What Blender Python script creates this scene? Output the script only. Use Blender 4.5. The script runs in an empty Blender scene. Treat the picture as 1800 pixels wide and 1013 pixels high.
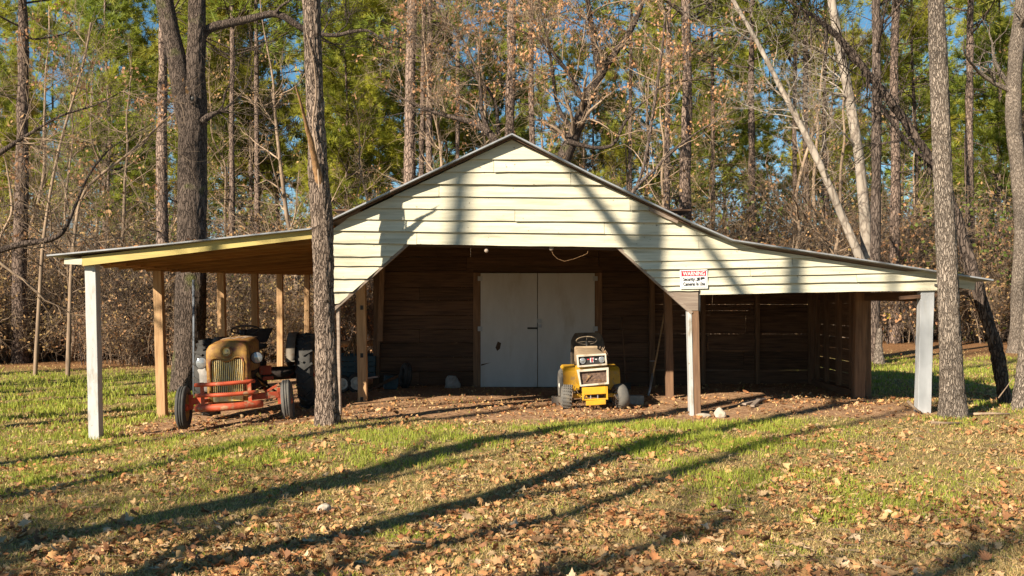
import bpy, bmesh, math, random
import numpy as np
from mathutils import Vector, Matrix, Euler

R = math.radians
random.seed(7)
rng = np.random.default_rng(11)
scene = bpy.context.scene
COL = scene.collection

# ------------------------------------------------------------------ camera, sky, sun, exposure
F = 1830.0                      # focal length in photograph pixels (1800 wide)
CAMH = 1.65
cam_d = bpy.data.cameras.new('camera'); cam = bpy.data.objects.new('camera', cam_d); COL.objects.link(cam)
cam.location = (0, 0, CAMH); cam.rotation_euler = (R(90), 0, 0)
cam_d.sensor_width = 36; cam_d.lens = 36 * F / 1800; cam_d.shift_y = 23.5 / 1800
cam_d.clip_start = 0.1; cam_d.clip_end = 2000
scene.camera = cam

SUN_AZ, SUN_EL = 42.0, 29.0     # light travels towards +Y, turned 42 deg to +X
world = bpy.data.worlds.new('World'); scene.world = world; world.use_nodes = True
wn = world.node_tree.nodes; wn.clear()
sky = wn.new('ShaderNodeTexSky'); sky.sky_type = 'NISHITA'; sky.sun_disc = False
sky.sun_elevation = R(SUN_EL); sky.sun_rotation = R(180 + SUN_AZ)
sky.air_density = 0.8; sky.dust_density = 0.15; sky.ozone_density = 2.0
bg = wn.new('ShaderNodeBackground'); bg.inputs[1].default_value = 0.054
wo = wn.new('ShaderNodeOutputWorld')
hs = wn.new('ShaderNodeHueSaturation'); hs.inputs['Saturation'].default_value = 1.2; hs.inputs['Hue'].default_value = 0.483
world.node_tree.links.new(sky.outputs[0], hs.inputs['Color']); world.node_tree.links.new(hs.outputs[0], bg.inputs[0]); world.node_tree.links.new(bg.outputs[0], wo.inputs[0])
sun_d = bpy.data.lights.new('sun', 'SUN'); sun = bpy.data.objects.new('sun', sun_d); COL.objects.link(sun)
sun_d.energy = 5.0; sun_d.angle = R(0.53); sun_d.color = (1.0, 0.885, 0.71)
ldir = Vector((math.sin(R(SUN_AZ)) * math.cos(R(SUN_EL)), math.cos(R(SUN_AZ)) * math.cos(R(SUN_EL)), -math.sin(R(SUN_EL))))
sun.rotation_euler = ldir.to_track_quat('-Z', 'Y').to_euler()
sun.location = (-20, -30, 30)
vs = scene.view_settings
vs.view_transform = 'Standard'; vs.look = 'None'; vs.exposure = 1.18; vs.gamma = 1.0
scene.cycles.use_denoising = True
scene.cycles.max_bounces = 7; scene.cycles.diffuse_bounces = 4; scene.cycles.transmission_bounces = 4
scene.cycles.sample_clamp_indirect = 6.0

# ------------------------------------------------------------------ helpers
def PX(px, py, Y):
    return Vector(((px - 900) / F * Y, Y, CAMH - (py - 530) / F * Y))

def smooth(a, b, x):
    t = np.clip((x - a) / (b - a), 0, 1); return t * t * (3 - 2 * t)

def _hash(ix, iy, iz, seed):
    h = (ix * 374761393 + iy * 668265263 + iz * 2147483647 + seed * 1274126177) & 0xFFFFFFFF
    h = ((h ^ (h >> 13)) * 1274126177) & 0xFFFFFFFF
    h = h ^ (h >> 16)
    return (h & 0xFFFF) / 65535.0

def vnoise(p, seed=0):
    p = np.asarray(p, float); i = np.floor(p).astype(np.int64); f = p - i; f = f * f * (3 - 2 * f)
    r = 0
    for dx in (0, 1):
        for dy in (0, 1):
            for dz in (0, 1):
                w = (f[:, 0] if dx else 1 - f[:, 0]) * (f[:, 1] if dy else 1 - f[:, 1]) * (f[:, 2] if dz else 1 - f[:, 2])
                r = r + w * _hash(i[:, 0] + dx, i[:, 1] + dy, i[:, 2] + dz, seed)
    return r

def fbm2(x, y, s, seed=0, oct=3):
    x = np.asarray(x, float); y = np.asarray(y, float); sh = x.shape
    v = 0; a = 0.5; t = 0
    for o in range(oct):
        v = v + a * vnoise(np.stack([x.ravel() * s + 31.7, y.ravel() * s + 11.3, np.full(x.size, 3.1 + o)], 1), seed + o); t += a
        a *= .5; s = s * 2.03
    return (v / t).reshape(sh)

def new_obj(name, me, m=None, parent=None, link=True):
    o = bpy.data.objects.new(name, me)
    if link: COL.objects.link(o)
    if m is not None and me is not None:
        for mm in (m if isinstance(m, (list, tuple)) else [m]): me.materials.append(mm)
    if parent is not None: o.parent = parent
    return o

def tag(o, label=None, cat=None, group=None, kind=None):
    if label: o['label'] = label
    if cat: o['category'] = cat
    if group: o['group'] = group
    if kind: o['kind'] = kind
    return o

def empty(name, loc=(0, 0, 0), parent=None):
    o = bpy.data.objects.new(name, None); COL.objects.link(o); o.location = loc; o.empty_display_size = .2
    if parent is not None: o.parent = parent
    return o

def thing(name, label, cat, loc=(0, 0, 0), group=None):
    return tag(empty(name, loc), label, cat, group)

def mesh_np(name, V, quads=None, tris=None, mi=None, smooth_=False, col=None):
    """V (n,3); quads (a,4); tris (b,3); mi per-face material index (quads first); col (n,3) point colour."""
    V = np.asarray(V, np.float32)
    nq = 0 if quads is None else len(quads); nt = 0 if tris is None else len(tris)
    li = []
    if nq: li.append(np.asarray(quads, np.int32).ravel())
    if nt: li.append(np.asarray(tris, np.int32).ravel())
    li = np.concatenate(li)
    ls = np.concatenate([np.arange(nq, dtype=np.int32) * 4, nq * 4 + np.arange(nt, dtype=np.int32) * 3])
    me = bpy.data.meshes.new(name)
    me.vertices.add(len(V)); me.vertices.foreach_set('co', V.ravel())
    me.loops.add(len(li)); me.loops.foreach_set('vertex_index', li)
    me.polygons.add(nq + nt); me.polygons.foreach_set('loop_start', ls)
    if mi is not None: me.polygons.foreach_set('material_index', np.asarray(mi, np.int32))
    if smooth_: me.polygons.foreach_set('use_smooth', np.ones(nq + nt, bool))
    if col is not None:
        at = me.color_attributes.new('tint', 'FLOAT_COLOR', 'POINT')
        c4 = np.ones((len(V), 4), np.float32); c4[:, :3] = col
        at.data.foreach_set('color', c4.ravel())
    me.update(calc_edges=True); me.validate()
    return me

class MB:
    """collects simple solids; build() makes ONE mesh object"""
    def __init__(s): s.v = []; s.f = []; s.sm = []
    def add(s, vs_, fs, sm=False):
        n = len(s.v); s.v += [tuple(v) for v in vs_]; s.f += [tuple(i + n for i in f) for f in fs]; s.sm += [sm] * len(fs); return s
    def box(s, c, d, rot=None):
        c = Vector(c); hx, hy, hz = d[0] / 2, d[1] / 2, d[2] / 2
        q = [Vector((x, y, z)) for z in (-hz, hz) for y in (-hy, hy) for x in (-hx, hx)]
        if rot is not None:
            m = rot if isinstance(rot, Matrix) else Euler(rot).to_matrix(); q = [m @ v for v in q]
        return s.add([c + v for v in q], [(0, 2, 3, 1), (4, 5, 7, 6), (0, 1, 5, 4), (2, 6, 7, 3), (0, 4, 6, 2), (1, 3, 7, 5)])
    def bar(s, a, b, w, h, up=(0, 0, 1)):
        a = Vector(a); b = Vector(b); t = (b - a).normalized(); up = Vector(up)
        if abs(t.dot(up)) > .98: up = Vector((0, 1, 0))
        x = t.cross(up).normalized(); z = x.cross(t).normalized()
        q = []
        for p in (a, b):
            for sx, sz in ((-1, -1), (1, -1), (1, 1), (-1, 1)): q.append(p + x * sx * w / 2 + z * sz * h / 2)
        return s.add(q, [(3, 2, 1, 0), (4, 5, 6, 7), (0, 1, 5, 4), (1, 2, 6, 5), (2, 3, 7, 6), (3, 0, 4, 7)])
    def tube(s, pts, r, k=8, caps=True, closed=False):
        pts = [Vector(p) for p in pts]; n = len(pts); rr = r if isinstance(r, (list, tuple)) else [r] * n
        vs_ = []; prev = None
        for i, p in enumerate(pts):
            if closed: t = (pts[(i + 1) % n] - pts[i - 1]).normalized()
            else: t = (pts[min(i + 1, n - 1)] - pts[max(i - 1, 0)]).normalized()
            if prev is None:
                prev = Vector((0, 0, 1)) if abs(t.z) < .9 else Vector((1, 0, 0))
            x = (prev - t * prev.dot(t)).normalized(); y = t.cross(x); prev = x
            for j in range(k):
                a = 2 * math.pi * j / k; vs_.append(p + (x * math.cos(a) + y * math.sin(a)) * rr[i])
        fs = []
        m = n if closed else n - 1
        for i in range(m):
            for j in range(k):
                a = i * k + j; b = i * k + (j + 1) % k; c = ((i + 1) % n) * k + (j + 1) % k; d = ((i + 1) % n) * k + j
                fs.append((a, b, c, d))
        if caps and not closed: fs += [tuple(range(k))[::-1], tuple((n - 1) * k + j for j in range(k))]
        return s.add(vs_, fs, True)
    def lathe(s, prof, c=(0, 0, 0), axis='X', k=24, rot=None):
        """prof: (radius, along-axis) pairs"""
        vs_ = []; c = Vector(c)
        for (r, h) in prof:
            for j in range(k):
                a = 2 * math.pi * j / k; u, w = r * math.cos(a), r * math.sin(a)
                v = {'X': Vector((h, u, w)), 'Y': Vector((u, h, w)), 'Z': Vector((u, w, h))}[axis]
                if rot is not None: v = rot @ v
                vs_.append(c + v)
        fs = [(i * k + j, i * k + (j + 1) % k, (i + 1) * k + (j + 1) % k, (i + 1) * k + j) for i in range(len(prof) - 1) for j in range(k)]
        return s.add(vs_, fs, True)
    def loft(s, rings, closed=True, caps=True, sm=True):
        n = len(rings[0]); vs_ = [v for r_ in rings for v in r_]; fs = []
        for i in range(len(rings) - 1):
            for j in range(n if closed else n - 1):
                fs.append((i * n + j, i * n + (j + 1) % n, (i + 1) * n + (j + 1) % n, (i + 1) * n + j))
        s.add(vs_, fs, sm)
        if caps: s.add(rings[0], [tuple(range(n))[::-1]]); s.add(rings[-1], [tuple(range(n))])
        return s
    def prism(s, poly, y0, y1):
        """poly in (x,z), extruded along y"""
        n = len(poly); vs_ = [(x, y0, z) for x, z in poly] + [(x, y1, z) for x, z in poly]
        return s.add(vs_, [tuple(range(n)), tuple(range(2 * n - 1, n - 1, -1))] + [(j, j + n, (j + 1) % n + n, (j + 1) % n) for j in range(n)])
    def mesh(s, name, bevel=0, bseg=1):
        me = bpy.data.meshes.new(name); me.from_pydata(s.v, [], s.f)
        bm = bmesh.new(); bm.from_mesh(me)
        for f, k in zip(bm.faces, s.sm): f.smooth = k
        bmesh.ops.recalc_face_normals(bm, faces=bm.faces)
        if bevel: bmesh.ops.bevel(bm, geom=[e for e in bm.edges if e.is_manifold and e.calc_face_angle(0) > .6], offset=bevel, segments=bseg, affect='EDGES')
        bm.to_mesh(me); bm.free(); me.update()
        return me
    def build(s, name, m, parent=None, bevel=0, bseg=1):
        return new_obj(name, s.mesh(name, bevel, bseg), m, parent)

# ------------------------------------------------------------------ materials
MATS = {}
def mat(name, c, c2=None, scale=6.0, stretch=(1, 1, 1), rough=.8, bump=0.0, bdist=.01, metal=0.0, detail=6,
        spots=None, spot_scale=3.0, spot_lo=.62, spot_hi=.7, spot_stretch=None, hue=0.0, transl=0.0, attr=None, spec=.3, lo=.35, hi=.65,
        spots2=None, s2scale=12.0, s2lo=.6, s2hi=.66, rand_off=True, valvar=.0, grad=None):
    if name in MATS: return MATS[name]
    m = bpy.data.materials.new(name); m.use_nodes = True; nt = m.node_tree; N = nt.nodes; L = nt.links; N.clear()
    out = N.new('ShaderNodeOutputMaterial'); b = N.new('ShaderNodeBsdfPrincipled')
    b.inputs['Roughness'].default_value = rough; b.inputs['Metallic'].default_value = metal
    b.inputs['Specular IOR Level'].default_value = spec
    tc = N.new('ShaderNodeTexCoord'); oi = N.new('ShaderNodeObjectInfo')
    def coords(st, sc):
        mp = N.new('ShaderNodeMapping'); mp.inputs['Scale'].default_value = [q * sc for q in st]
        if rand_off:
            mu = N.new('ShaderNodeMath'); mu.operation = 'MULTIPLY'; mu.inputs[1].default_value = 53.0
            L.new(oi.outputs['Random'], mu.inputs[0])
            cx = N.new('ShaderNodeCombineXYZ')
            for i in range(3): L.new(mu.outputs[0], cx.inputs[i])
            L.new(cx.outputs[0], mp.inputs['Location'])
        L.new(tc.outputs['Object'], mp.inputs['Vector']); return mp
    def noise(st, sc, det=detail, rg=.6):
        n = N.new('ShaderNodeTexNoise'); n.inputs['Scale'].default_value = 1.0; n.inputs['Detail'].default_value = det; n.inputs['Roughness'].default_value = rg
        L.new(coords(st, sc).outputs[0], n.inputs['Vector']); return n
    def ramp(src, lo_, hi_):
        r = N.new('ShaderNodeMapRange'); r.inputs['From Min'].default_value = lo_; r.inputs['From Max'].default_value = hi_
        L.new(src, r.inputs['Value']); return r.outputs[0]
    def mix(fac, a, c_):
        x = N.new('ShaderNodeMix'); x.data_type = 'RGBA'
        if hasattr(fac, 'is_linked'): L.new(fac, x.inputs[0])
        else: x.inputs[0].default_value = fac
        for k, q in ((6, a), (7, c_)):
            if hasattr(q, 'is_linked'): L.new(q, x.inputs[k])
            else: x.inputs[k].default_value = (*q, 1)
        return x.outputs[2]
    nz = noise(stretch, scale)
    base = mix(ramp(nz.outputs[0], lo, hi), c, c2 if c2 else c)
    if attr:
        a = N.new('ShaderNodeVertexColor'); a.layer_name = attr
        x = N.new('ShaderNodeMix'); x.data_type = 'RGBA'; x.blend_type = 'MULTIPLY'; x.inputs[0].default_value = 1
        L.new(base, x.inputs[6]); L.new(a.outputs[0], x.inputs[7]); base = x.outputs[2]
    if spots: base = mix(ramp(noise(spot_stretch or stretch, spot_scale).outputs[0], spot_lo, spot_hi), base, spots)
    if spots2: base = mix(ramp(noise((1, 1, 1), s2scale).outputs[0], s2lo, s2hi), base, spots2)
    if hue or valvar:
        h = N.new('ShaderNodeHueSaturation'); L.new(base, h.inputs['Color'])
        if hue:
            r = N.new('ShaderNodeMapRange'); r.inputs['To Min'].default_value = .5 - hue; r.inputs['To Max'].default_value = .5 + hue
            L.new(oi.outputs['Random'], r.inputs['Value']); L.new(r.outputs[0], h.inputs['Hue'])
        if valvar:
            wn_ = N.new('ShaderNodeTexWhiteNoise'); wn_.noise_dimensions = '1D'; L.new(oi.outputs['Random'], wn_.inputs['W'])
            r = N.new('ShaderNodeMapRange'); r.inputs['To Min'].default_value = 1 - valvar; r.inputs['To Max'].default_value = 1 + valvar
            L.new(wn_.outputs[0], r.inputs['Value']); L.new(r.outputs[0], h.inputs['Value'])
        base = h.outputs[0]
    L.new(base, b.inputs['Base Color'])
    if bump:
        bp = N.new('ShaderNodeBump'); bp.inputs['Strength'].default_value = bump; bp.inputs['Distance'].default_value = bdist
        L.new(nz.outputs[0], bp.inputs['Height']); L.new(bp.outputs[0], b.inputs['Normal'])
    if transl:
        t = N.new('ShaderNodeBsdfTranslucent'); L.new(base, t.inputs[0]); ms = N.new('ShaderNodeMixShader'); ms.inputs[0].default_value = transl
        L.new(b.outputs[0], ms.inputs[1]); L.new(t.outputs[0], ms.inputs[2]); L.new(ms.outputs[0], out.inputs[0])
    else: L.new(b.outputs[0], out.inputs[0])
    MATS[name] = m; return m

CREAM = mat('cream_paint', (.565, .53, .41), (.45, .415, .305), 3.5, (.45, 3, 8), rough=.65, bump=.35, bdist=.005, lo=.3, hi=.7, spots=(.31, .285, .20), spot_scale=2.1, spot_lo=.50, spot_hi=.78,
            spot_stretch=(.7, 1, 7), spots2=(.20, .155, .10), s2scale=18, s2lo=.66, s2hi=.70, valvar=.1)
YELLOW = mat('yellow_fascia_paint', (.47, .37, .12), (.38, .29, .10), 4, (.6, 3, 6), rough=.6, bump=.2, bdist=.003, spots=(.35, .26, .1), spot_scale=3, spot_lo=.68)
WHITE = mat('white_paint', (.46, .455, .44), (.385, .38, .37), 6, (3, 3, .6), rough=.6, bump=.3, bdist=.004, spots=(.27, .235, .19), spot_scale=4, spot_lo=.54, spot_hi=.68,
            spot_stretch=(2, 2, .6), spots2=(.13, .10, .07), s2scale=16, s2lo=.66, s2hi=.69)
WHITEG = mat('grey_white_paint', (.40, .41, .425), (.33, .34, .35), 5, (2, 2, .5), rough=.55, bump=.1, bdist=.003, spots=(.36, .34, .31), spot_scale=2.2, spot_lo=.6, spot_hi=.8, spot_stretch=(1.5, 1.5, .4))
DOORP = mat('door_paint', (.52, .505, .49), (.47, .45, .43), 3, (1.5, 1.5, .5), rough=.7, bump=.2, bdist=.003, spots=(.36, .30, .24), spot_scale=1.6, spot_lo=.55, spot_hi=.78, spots2=(.25, .18, .12), s2scale=9, s2lo=.735, s2hi=.76)
def wood(name, c, c2, ax, **k):
    st = {'X': (.6, 10, 10), 'Y': (10, .6, 10), 'Z': (10, 10, .6)}[ax]
    return mat(name + '_' + ax, c, c2, 3.2, st, rough=.85, bump=.5, bdist=.006, detail=8, valvar=.22, **k)
TANZ = wood('tan_post_wood', (.46, .29, .15), (.30, .175, .088), 'Z')
TANY = wood('tan_beam_wood', (.44, .24, .09), (.30, .155, .058), 'Y')
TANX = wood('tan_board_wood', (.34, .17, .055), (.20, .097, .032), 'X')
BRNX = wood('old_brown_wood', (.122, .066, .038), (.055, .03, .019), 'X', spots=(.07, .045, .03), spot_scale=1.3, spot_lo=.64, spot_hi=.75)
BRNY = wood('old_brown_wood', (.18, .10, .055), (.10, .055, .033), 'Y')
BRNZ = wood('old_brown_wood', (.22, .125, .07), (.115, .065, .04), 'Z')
GREYW = wood('weathered_patch_wood', (.30, .24, .19), (.19, .14, .11), 'X')
METAL = mat('galvanised_roof_metal', (.38, .385, .40), (.25, .25, .26), 4, rough=.42, metal=.45, bump=.1, spots=(.20, .13, .09), spot_scale=1.8, spot_lo=.6, spot_hi=.72)
DARKM = mat('dark_metal', (.05, .047, .045), (.025, .023, .022), 9, rough=.55, metal=.5)
GREASE = mat('greasy_engine', (.05, .035, .03), (.02, .017, .015), 14, rough=.6, bump=.5, spots=(.28, .07, .035), spot_scale=5, spot_lo=.58, spot_hi=.64)
REDP = mat('faded_red_paint', (.50, .082, .032), (.34, .062, .028), 7, rough=.6, bump=.2, spots=(.36, .20, .11), spot_scale=7, spot_lo=.56, spot_hi=.64, spots2=(.17, .07, .03), s2scale=18, s2lo=.66, s2hi=.7)
HOODP = mat('rusty_yellow_hood', (.40, .215, .045), (.17, .075, .028), 9, rough=.6, bump=.35, bdist=.005, spots=(.46, .36, .22), spot_scale=6, spot_lo=.57, spot_hi=.66, spots2=(.16, .05, .026), s2scale=6, s2lo=.52, s2hi=.62)
GRILP = mat('worn_grille_paint', (.80, .50, .10), (.80, .70, .44), 9, (3, 3, 1), rough=.5, spots=(.30, .15, .05), spot_scale=9, spot_lo=.62, spot_hi=.68)
RUBBER = mat('tyre_rubber', (.035, .034, .033), (.06, .057, .053), 8, rough=.85, bump=.3, spots=(.12, .10, .08), spot_scale=5, spot_lo=.6, spot_hi=.75)
RUBBERG = mat('dusty_tyre_rubber', (.085, .08, .075), (.13, .12, .105), 8, rough=.9, bump=.3, spots=(.21, .17, .12), spot_scale=5, spot_lo=.58, spot_hi=.75)
RIMY = mat('rusty_rim', (.38, .24, .07), (.22, .11, .05), 9, rough=.6)
RIMW = mat('white_rim', (.62, .60, .55), (.45, .42, .36), 9, rough=.6)
GLASSY = mat('headlamp_glass', (.34, .35, .35), (.20, .21, .22), 14, rough=.08, spec=.9, metal=.35)
CHROME = mat('reflector_chrome', (.75, .75, .76), None, rough=.18, metal=.9)
CUBY = mat('garden_tractor_yellow', (.60, .33, .018), (.48, .25, .018), 6, rough=.5, spec=.4, spots=(.30, .19, .08), spot_scale=7, spot_lo=.55, spot_hi=.68, spots2=(.10, .06, .03), s2scale=17, s2lo=.67, s2hi=.7)
CUBW = mat('dirty_white_paint', (.56, .51, .42), (.42, .36, .27), 7, rough=.55, spots=(.30, .22, .14), spot_scale=7, spot_lo=.6, spot_hi=.7)
DUSTY = mat('dust_covered_hood', (.34, .25, .155), (.24, .17, .105), 7, rough=.9, bump=.3, spots=(.12, .08, .05), spot_scale=10, spot_lo=.64, spot_hi=.7)
SEATM = mat('cracked_seat_vinyl', (.13, .098, .066), (.06, .046, .034), 8, rough=.8, bump=.6, spots=(.30, .23, .15), spot_scale=6, spot_lo=.56, spot_hi=.68)
MESHG = mat('clogged_grille_debris', (.16, .10, .07), (.08, .05, .04), 22, rough=.95, bump=.9, bdist=.02, spots=(.38, .27, .14), spot_scale=14, spot_lo=.62, spot_hi=.68)
BLACK = mat('black_panel', (.02, .02, .02), (.035, .032, .03), 12, rough=.5)
TEAL = mat('dark_teal_paint', (.03, .06, .075), (.02, .04, .05), 6, rough=.6, spots=(.09, .07, .055), spot_scale=6, spot_lo=.62)
CLOTH = mat('grey_canvas', (.30, .28, .26), (.20, .185, .17), 9, rough=.95, bump=.7, bdist=.02)
STONE = mat('pale_stone', (.46, .40, .32), (.33, .28, .22), 9, rough=.95, bump=.6)
CONC = mat('concrete_block_face', (.34, .30, .25), (.24, .20, .16), 14, rough=.95, bump=.6)
CLAY = mat('terracotta_clay', (.46, .18, .09), (.36, .13, .07), 8, rough=.8)
SIGNW = mat('sign_white', (.66, .66, .65), (.60, .60, .59), 5, rough=.35)
SIGNR = mat('sign_red', (.58, .02, .045), (.50, .02, .04), 5, rough=.35)
SIGNK = mat('sign_black', (.02, .02, .022), None, rough=.4)
EMR = mat('emblem_red', (.60, .03, .04), None, rough=.4)
LEAFY = mat('yellow_ribbon', (.75, .6, .03), (.6, .5, .03), 9, rough=.7)

def bark(name, plate, fissure, cells=11.0, squash=.22, b=1.0, moss=None, valvar=.0, edge=.15):
    """ridged bark: stretched cells with dark fissures between pale plates"""
    m = bpy.data.materials.new(name); m.use_nodes = True; nt = m.node_tree; N = nt.nodes; L = nt.links
    bs = N['Principled BSDF']; bs.inputs['Roughness'].default_value = .95; bs.inputs['Specular IOR Level'].default_value = .15
    tc = N.new('ShaderNodeTexCoord'); oi = N.new('ShaderNodeObjectInfo')
    wz = N.new('ShaderNodeTexNoise'); wz.inputs['Scale'].default_value = 9; wz.inputs['Detail'].default_value = 4; L.new(tc.outputs['Object'], wz.inputs['Vector'])
    mixv = N.new('ShaderNodeMix'); mixv.data_type = 'VECTOR'; mixv.inputs[0].default_value = .075; L.new(tc.outputs['Object'], mixv.inputs[4]); L.new(wz.outputs['Color'], mixv.inputs[5])
    mp = N.new('ShaderNodeMapping'); mp.inputs['Scale'].default_value = (cells, cells, cells * squash); L.new(mixv.outputs[1], mp.inputs['Vector'])
    vo = N.new('ShaderNodeTexVoronoi'); vo.feature = 'DISTANCE_TO_EDGE'; vo.inputs['Scale'].default_value = 1; L.new(mp.outputs[0], vo.inputs['Vector'])
    nz = N.new('ShaderNodeTexNoise'); nz.inputs['Scale'].default_value = 2.2; nz.inputs['Detail'].default_value = 8; nz.inputs['Roughness'].default_value = .7; L.new(mp.outputs[0], nz.inputs['Vector'])
    r = N.new('ShaderNodeMapRange'); r.inputs['From Max'].default_value = edge; L.new(vo.outputs['Distance'], r.inputs['Value'])
    ad = N.new('ShaderNodeMath'); ad.operation = 'MULTIPLY_ADD'; ad.inputs[1].default_value = 1.3; ad.inputs[2].default_value = -.65; L.new(nz.outputs[0], ad.inputs[0])
    su = N.new('ShaderNodeMath'); su.use_clamp = True; L.new(r.outputs[0], su.inputs[0]); L.new(ad.outputs[0], su.inputs[1])
    x = N.new('ShaderNodeMix'); x.data_type = 'RGBA'; L.new(su.outputs[0], x.inputs[0]); x.inputs[6].default_value = (*fissure, 1); x.inputs[7].default_value = (*plate, 1); base = x.outputs[2]
    big = N.new('ShaderNodeTexNoise'); big.inputs['Scale'].default_value = 1.3; big.inputs['Detail'].default_value = 5; L.new(tc.outputs['Object'], big.inputs['Vector'])
    br = N.new('ShaderNodeMapRange'); br.inputs['From Min'].default_value = .3; br.inputs['From Max'].default_value = .7; br.inputs['To Min'].default_value = .72; br.inputs['To Max'].default_value = 1.2; L.new(big.outputs[0], br.inputs['Value'])
    h = N.new('ShaderNodeHueSaturation'); L.new(base, h.inputs['Color']); val = br.outputs[0]
    if valvar:
        w = N.new('ShaderNodeTexWhiteNoise'); w.noise_dimensions = '1D'; L.new(oi.outputs['Random'], w.inputs['W'])
        q = N.new('ShaderNodeMapRange'); q.inputs['To Min'].default_value = 1 - valvar; q.inputs['To Max'].default_value = 1 + valvar; L.new(w.outputs[0], q.inputs['Value'])
        mu = N.new('ShaderNodeMath'); mu.operation = 'MULTIPLY'; L.new(val, mu.inputs[0]); L.new(q.outputs[0], mu.inputs[1]); val = mu.outputs[0]
    L.new(val, h.inputs['Value']); base = h.outputs[0]
    if moss:
        mr = N.new('ShaderNodeMapRange'); mr.inputs['From Min'].default_value = .60; mr.inputs['From Max'].default_value = .72; L.new(big.outputs[0], mr.inputs['Value'])
        y = N.new('ShaderNodeMix'); y.data_type = 'RGBA'; L.new(mr.outputs[0], y.inputs[0]); L.new(base, y.inputs[6]); y.inputs[7].default_value = (*moss, 1); base = y.outputs[2]
    L.new(base, bs.inputs['Base Color'])
    bp = N.new('ShaderNodeBump'); bp.inputs['Strength'].default_value = b; bp.inputs['Distance'].default_value = .03; L.new(su.outputs[0], bp.inputs['Height']); L.new(bp.outputs[0], bs.inputs['Normal'])
    MATS[name] = m; return m
BARK_A = bark('furrowed_brown_bark', (.31, .235, .185), (.08, .055, .042), 40, .15)
BARK_B = bark('oak_bark', (.125, .094, .076), (.042, .031, .025), 30, .14, moss=(.10, .11, .03))
BARK_C = bark('grey_bark', (.33, .27, .22), (.13, .10, .078), 48, .16, edge=.2)
BARK_P = bark('pine_bark', (.27, .195, .155), (.072, .05, .041), 15, .3, valvar=.35)
BARK_W = bark('pale_sycamore_bark', (.36, .305, .25), (.20, .16, .13), 5, .5, .4, valvar=.15)
BARK_D = bark('dark_branch_bark', (.14, .105, .085), (.05, .036, .03), 20, .2, valvar=.25)
BARK_G = mat('twig_bark', (.34, .245, .165), (.17, .12, .085), 3, (2, 2, .5), rough=.9, valvar=.3)
SNAG = mat('bare_broken_wood', (.36, .205, .095), (.17, .095, .05), 9, (3, 3, .5), rough=.9, bump=.7, bdist=.02)
NEEDLE = mat('pine_needles', (.36, .36, .05), (.20, .235, .04), .35, rough=.5, transl=.5, hue=.022, valvar=.25, detail=3)
NEEDLE_F = mat('far_pine_needles', (.46, .43, .055), (.24, .28, .045), .3, rough=.5, transl=.5, hue=.03, valvar=.3, detail=3)
DRYLEAF = mat('clinging_dry_leaves', (.52, .32, .155), (.36, .195, .085), .9, rough=.7, transl=.35, hue=.015, valvar=.2, detail=3)
DRYTAN = mat('dry_brush_leaves', (.47, .295, .135), (.30, .18, .08), .9, rough=.8, transl=.25, hue=.02, valvar=.3, detail=3)
EVERG = mat('broadleaf_evergreen_leaves', (.15, .18, .03), (.08, .11, .022), .8, rough=.5, transl=.25, hue=.02, valvar=.25, detail=3)
GRASSM = mat('grass_blades', (1, 1, 1), None, 1, rough=.6, transl=.35, attr='tint', rand_off=False)
FLEAF = mat('fallen_leaf_skin', (1, 1, 1), (.78, .78, .78), 30, rough=.75, transl=.12, attr='tint', rand_off=False)
FLEAFS = []
for i, c in enumerate([(.42, .235, .115), (.53, .345, .19), (.33, .155, .07), (.60, .43, .27), (.46, .20, .08), (.25, .12, .06)]):
    FLEAFS.append(mat('fallen_leaf_%d' % i, c, tuple(q * .72 for q in c), 28, rough=.75, transl=.12, valvar=.2))

# ------------------------------------------------------------------ ground
def ground_z(x, y):
    x = np.asarray(x, float); y = np.asarray(y, float)
    z = -.33 * np.maximum(smooth(-1.8, -6.0, x), .95 * (1 - smooth(8.6, 13.2, y)))
    z = z + .25 * smooth(23, 40, y) * smooth(-3, 6, x) + .07 * smooth(23, 34, y) * smooth(2, -8, x)
    z = z + .05 * smooth(1.5, 4, x) * smooth(13.6, 14.8, y) * (1 - smooth(22, 26, y))
    z = z + (fbm2(x, y, .55, 3) - .5) * .09 + (fbm2(x, y, 3.1, 5, 2) - .5) * .035 * (1 - smooth(20, 30, y))
    z = z + .9 * smooth(40, 120, y)
    return z
def gz(x, y): return float(ground_z(np.array([x]), np.array([y]))[0])
def dirt_mask(x, y):
    n = (fbm2(x, y, .9, 21) - .5) * 1.1 + (fbm2(x, y, 4, 22, 2) - .5) * .5
    inside = smooth(14.0, 14.9, y + n) * (1 - smooth(30.5, 31.5, y)) * smooth(-6.3, -5.6, x + n * .5) * (1 - smooth(5.9, 6.6, x + n * .4))
    return inside
xs = np.unique(np.concatenate([np.linspace(-110, -14, 40), np.arange(-14, 14.01, .11), np.linspace(14, 110, 40)]))
ys = np.unique(np.concatenate([np.linspace(-35, 4.6, 24), np.arange(4.6, 25, .11), np.linspace(25, 48, 60), np.linspace(48, 260, 50)]))
GX, GY = np.meshgrid(xs, ys); GZ = ground_z(GX, GY)
nx, ny = len(xs), len(ys)
idx = np.arange(nx * ny).reshape(ny, nx)
gq = np.stack([idx[:-1, :-1], idx[:-1, 1:], idx[1:, 1:], idx[1:, :-1]], -1).reshape(-1, 4)
gd = dirt_mask(GX, GY)
gf = np.clip(smooth(27, 31, GY + (fbm2(GX, GY, .3, 9) - .5) * 5) + .0, 0, 1)       # forest floor litter
gcol = np.stack([gd.ravel(), gf.ravel(), np.zeros(nx * ny)], 1)
gme = mesh_np('ground', np.stack([GX.ravel(), GY.ravel(), GZ.ravel()], 1), gq, smooth_=True, col=gcol)
gm = bpy.data.materials.new('lawn_soil'); gm.use_nodes = True
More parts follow.
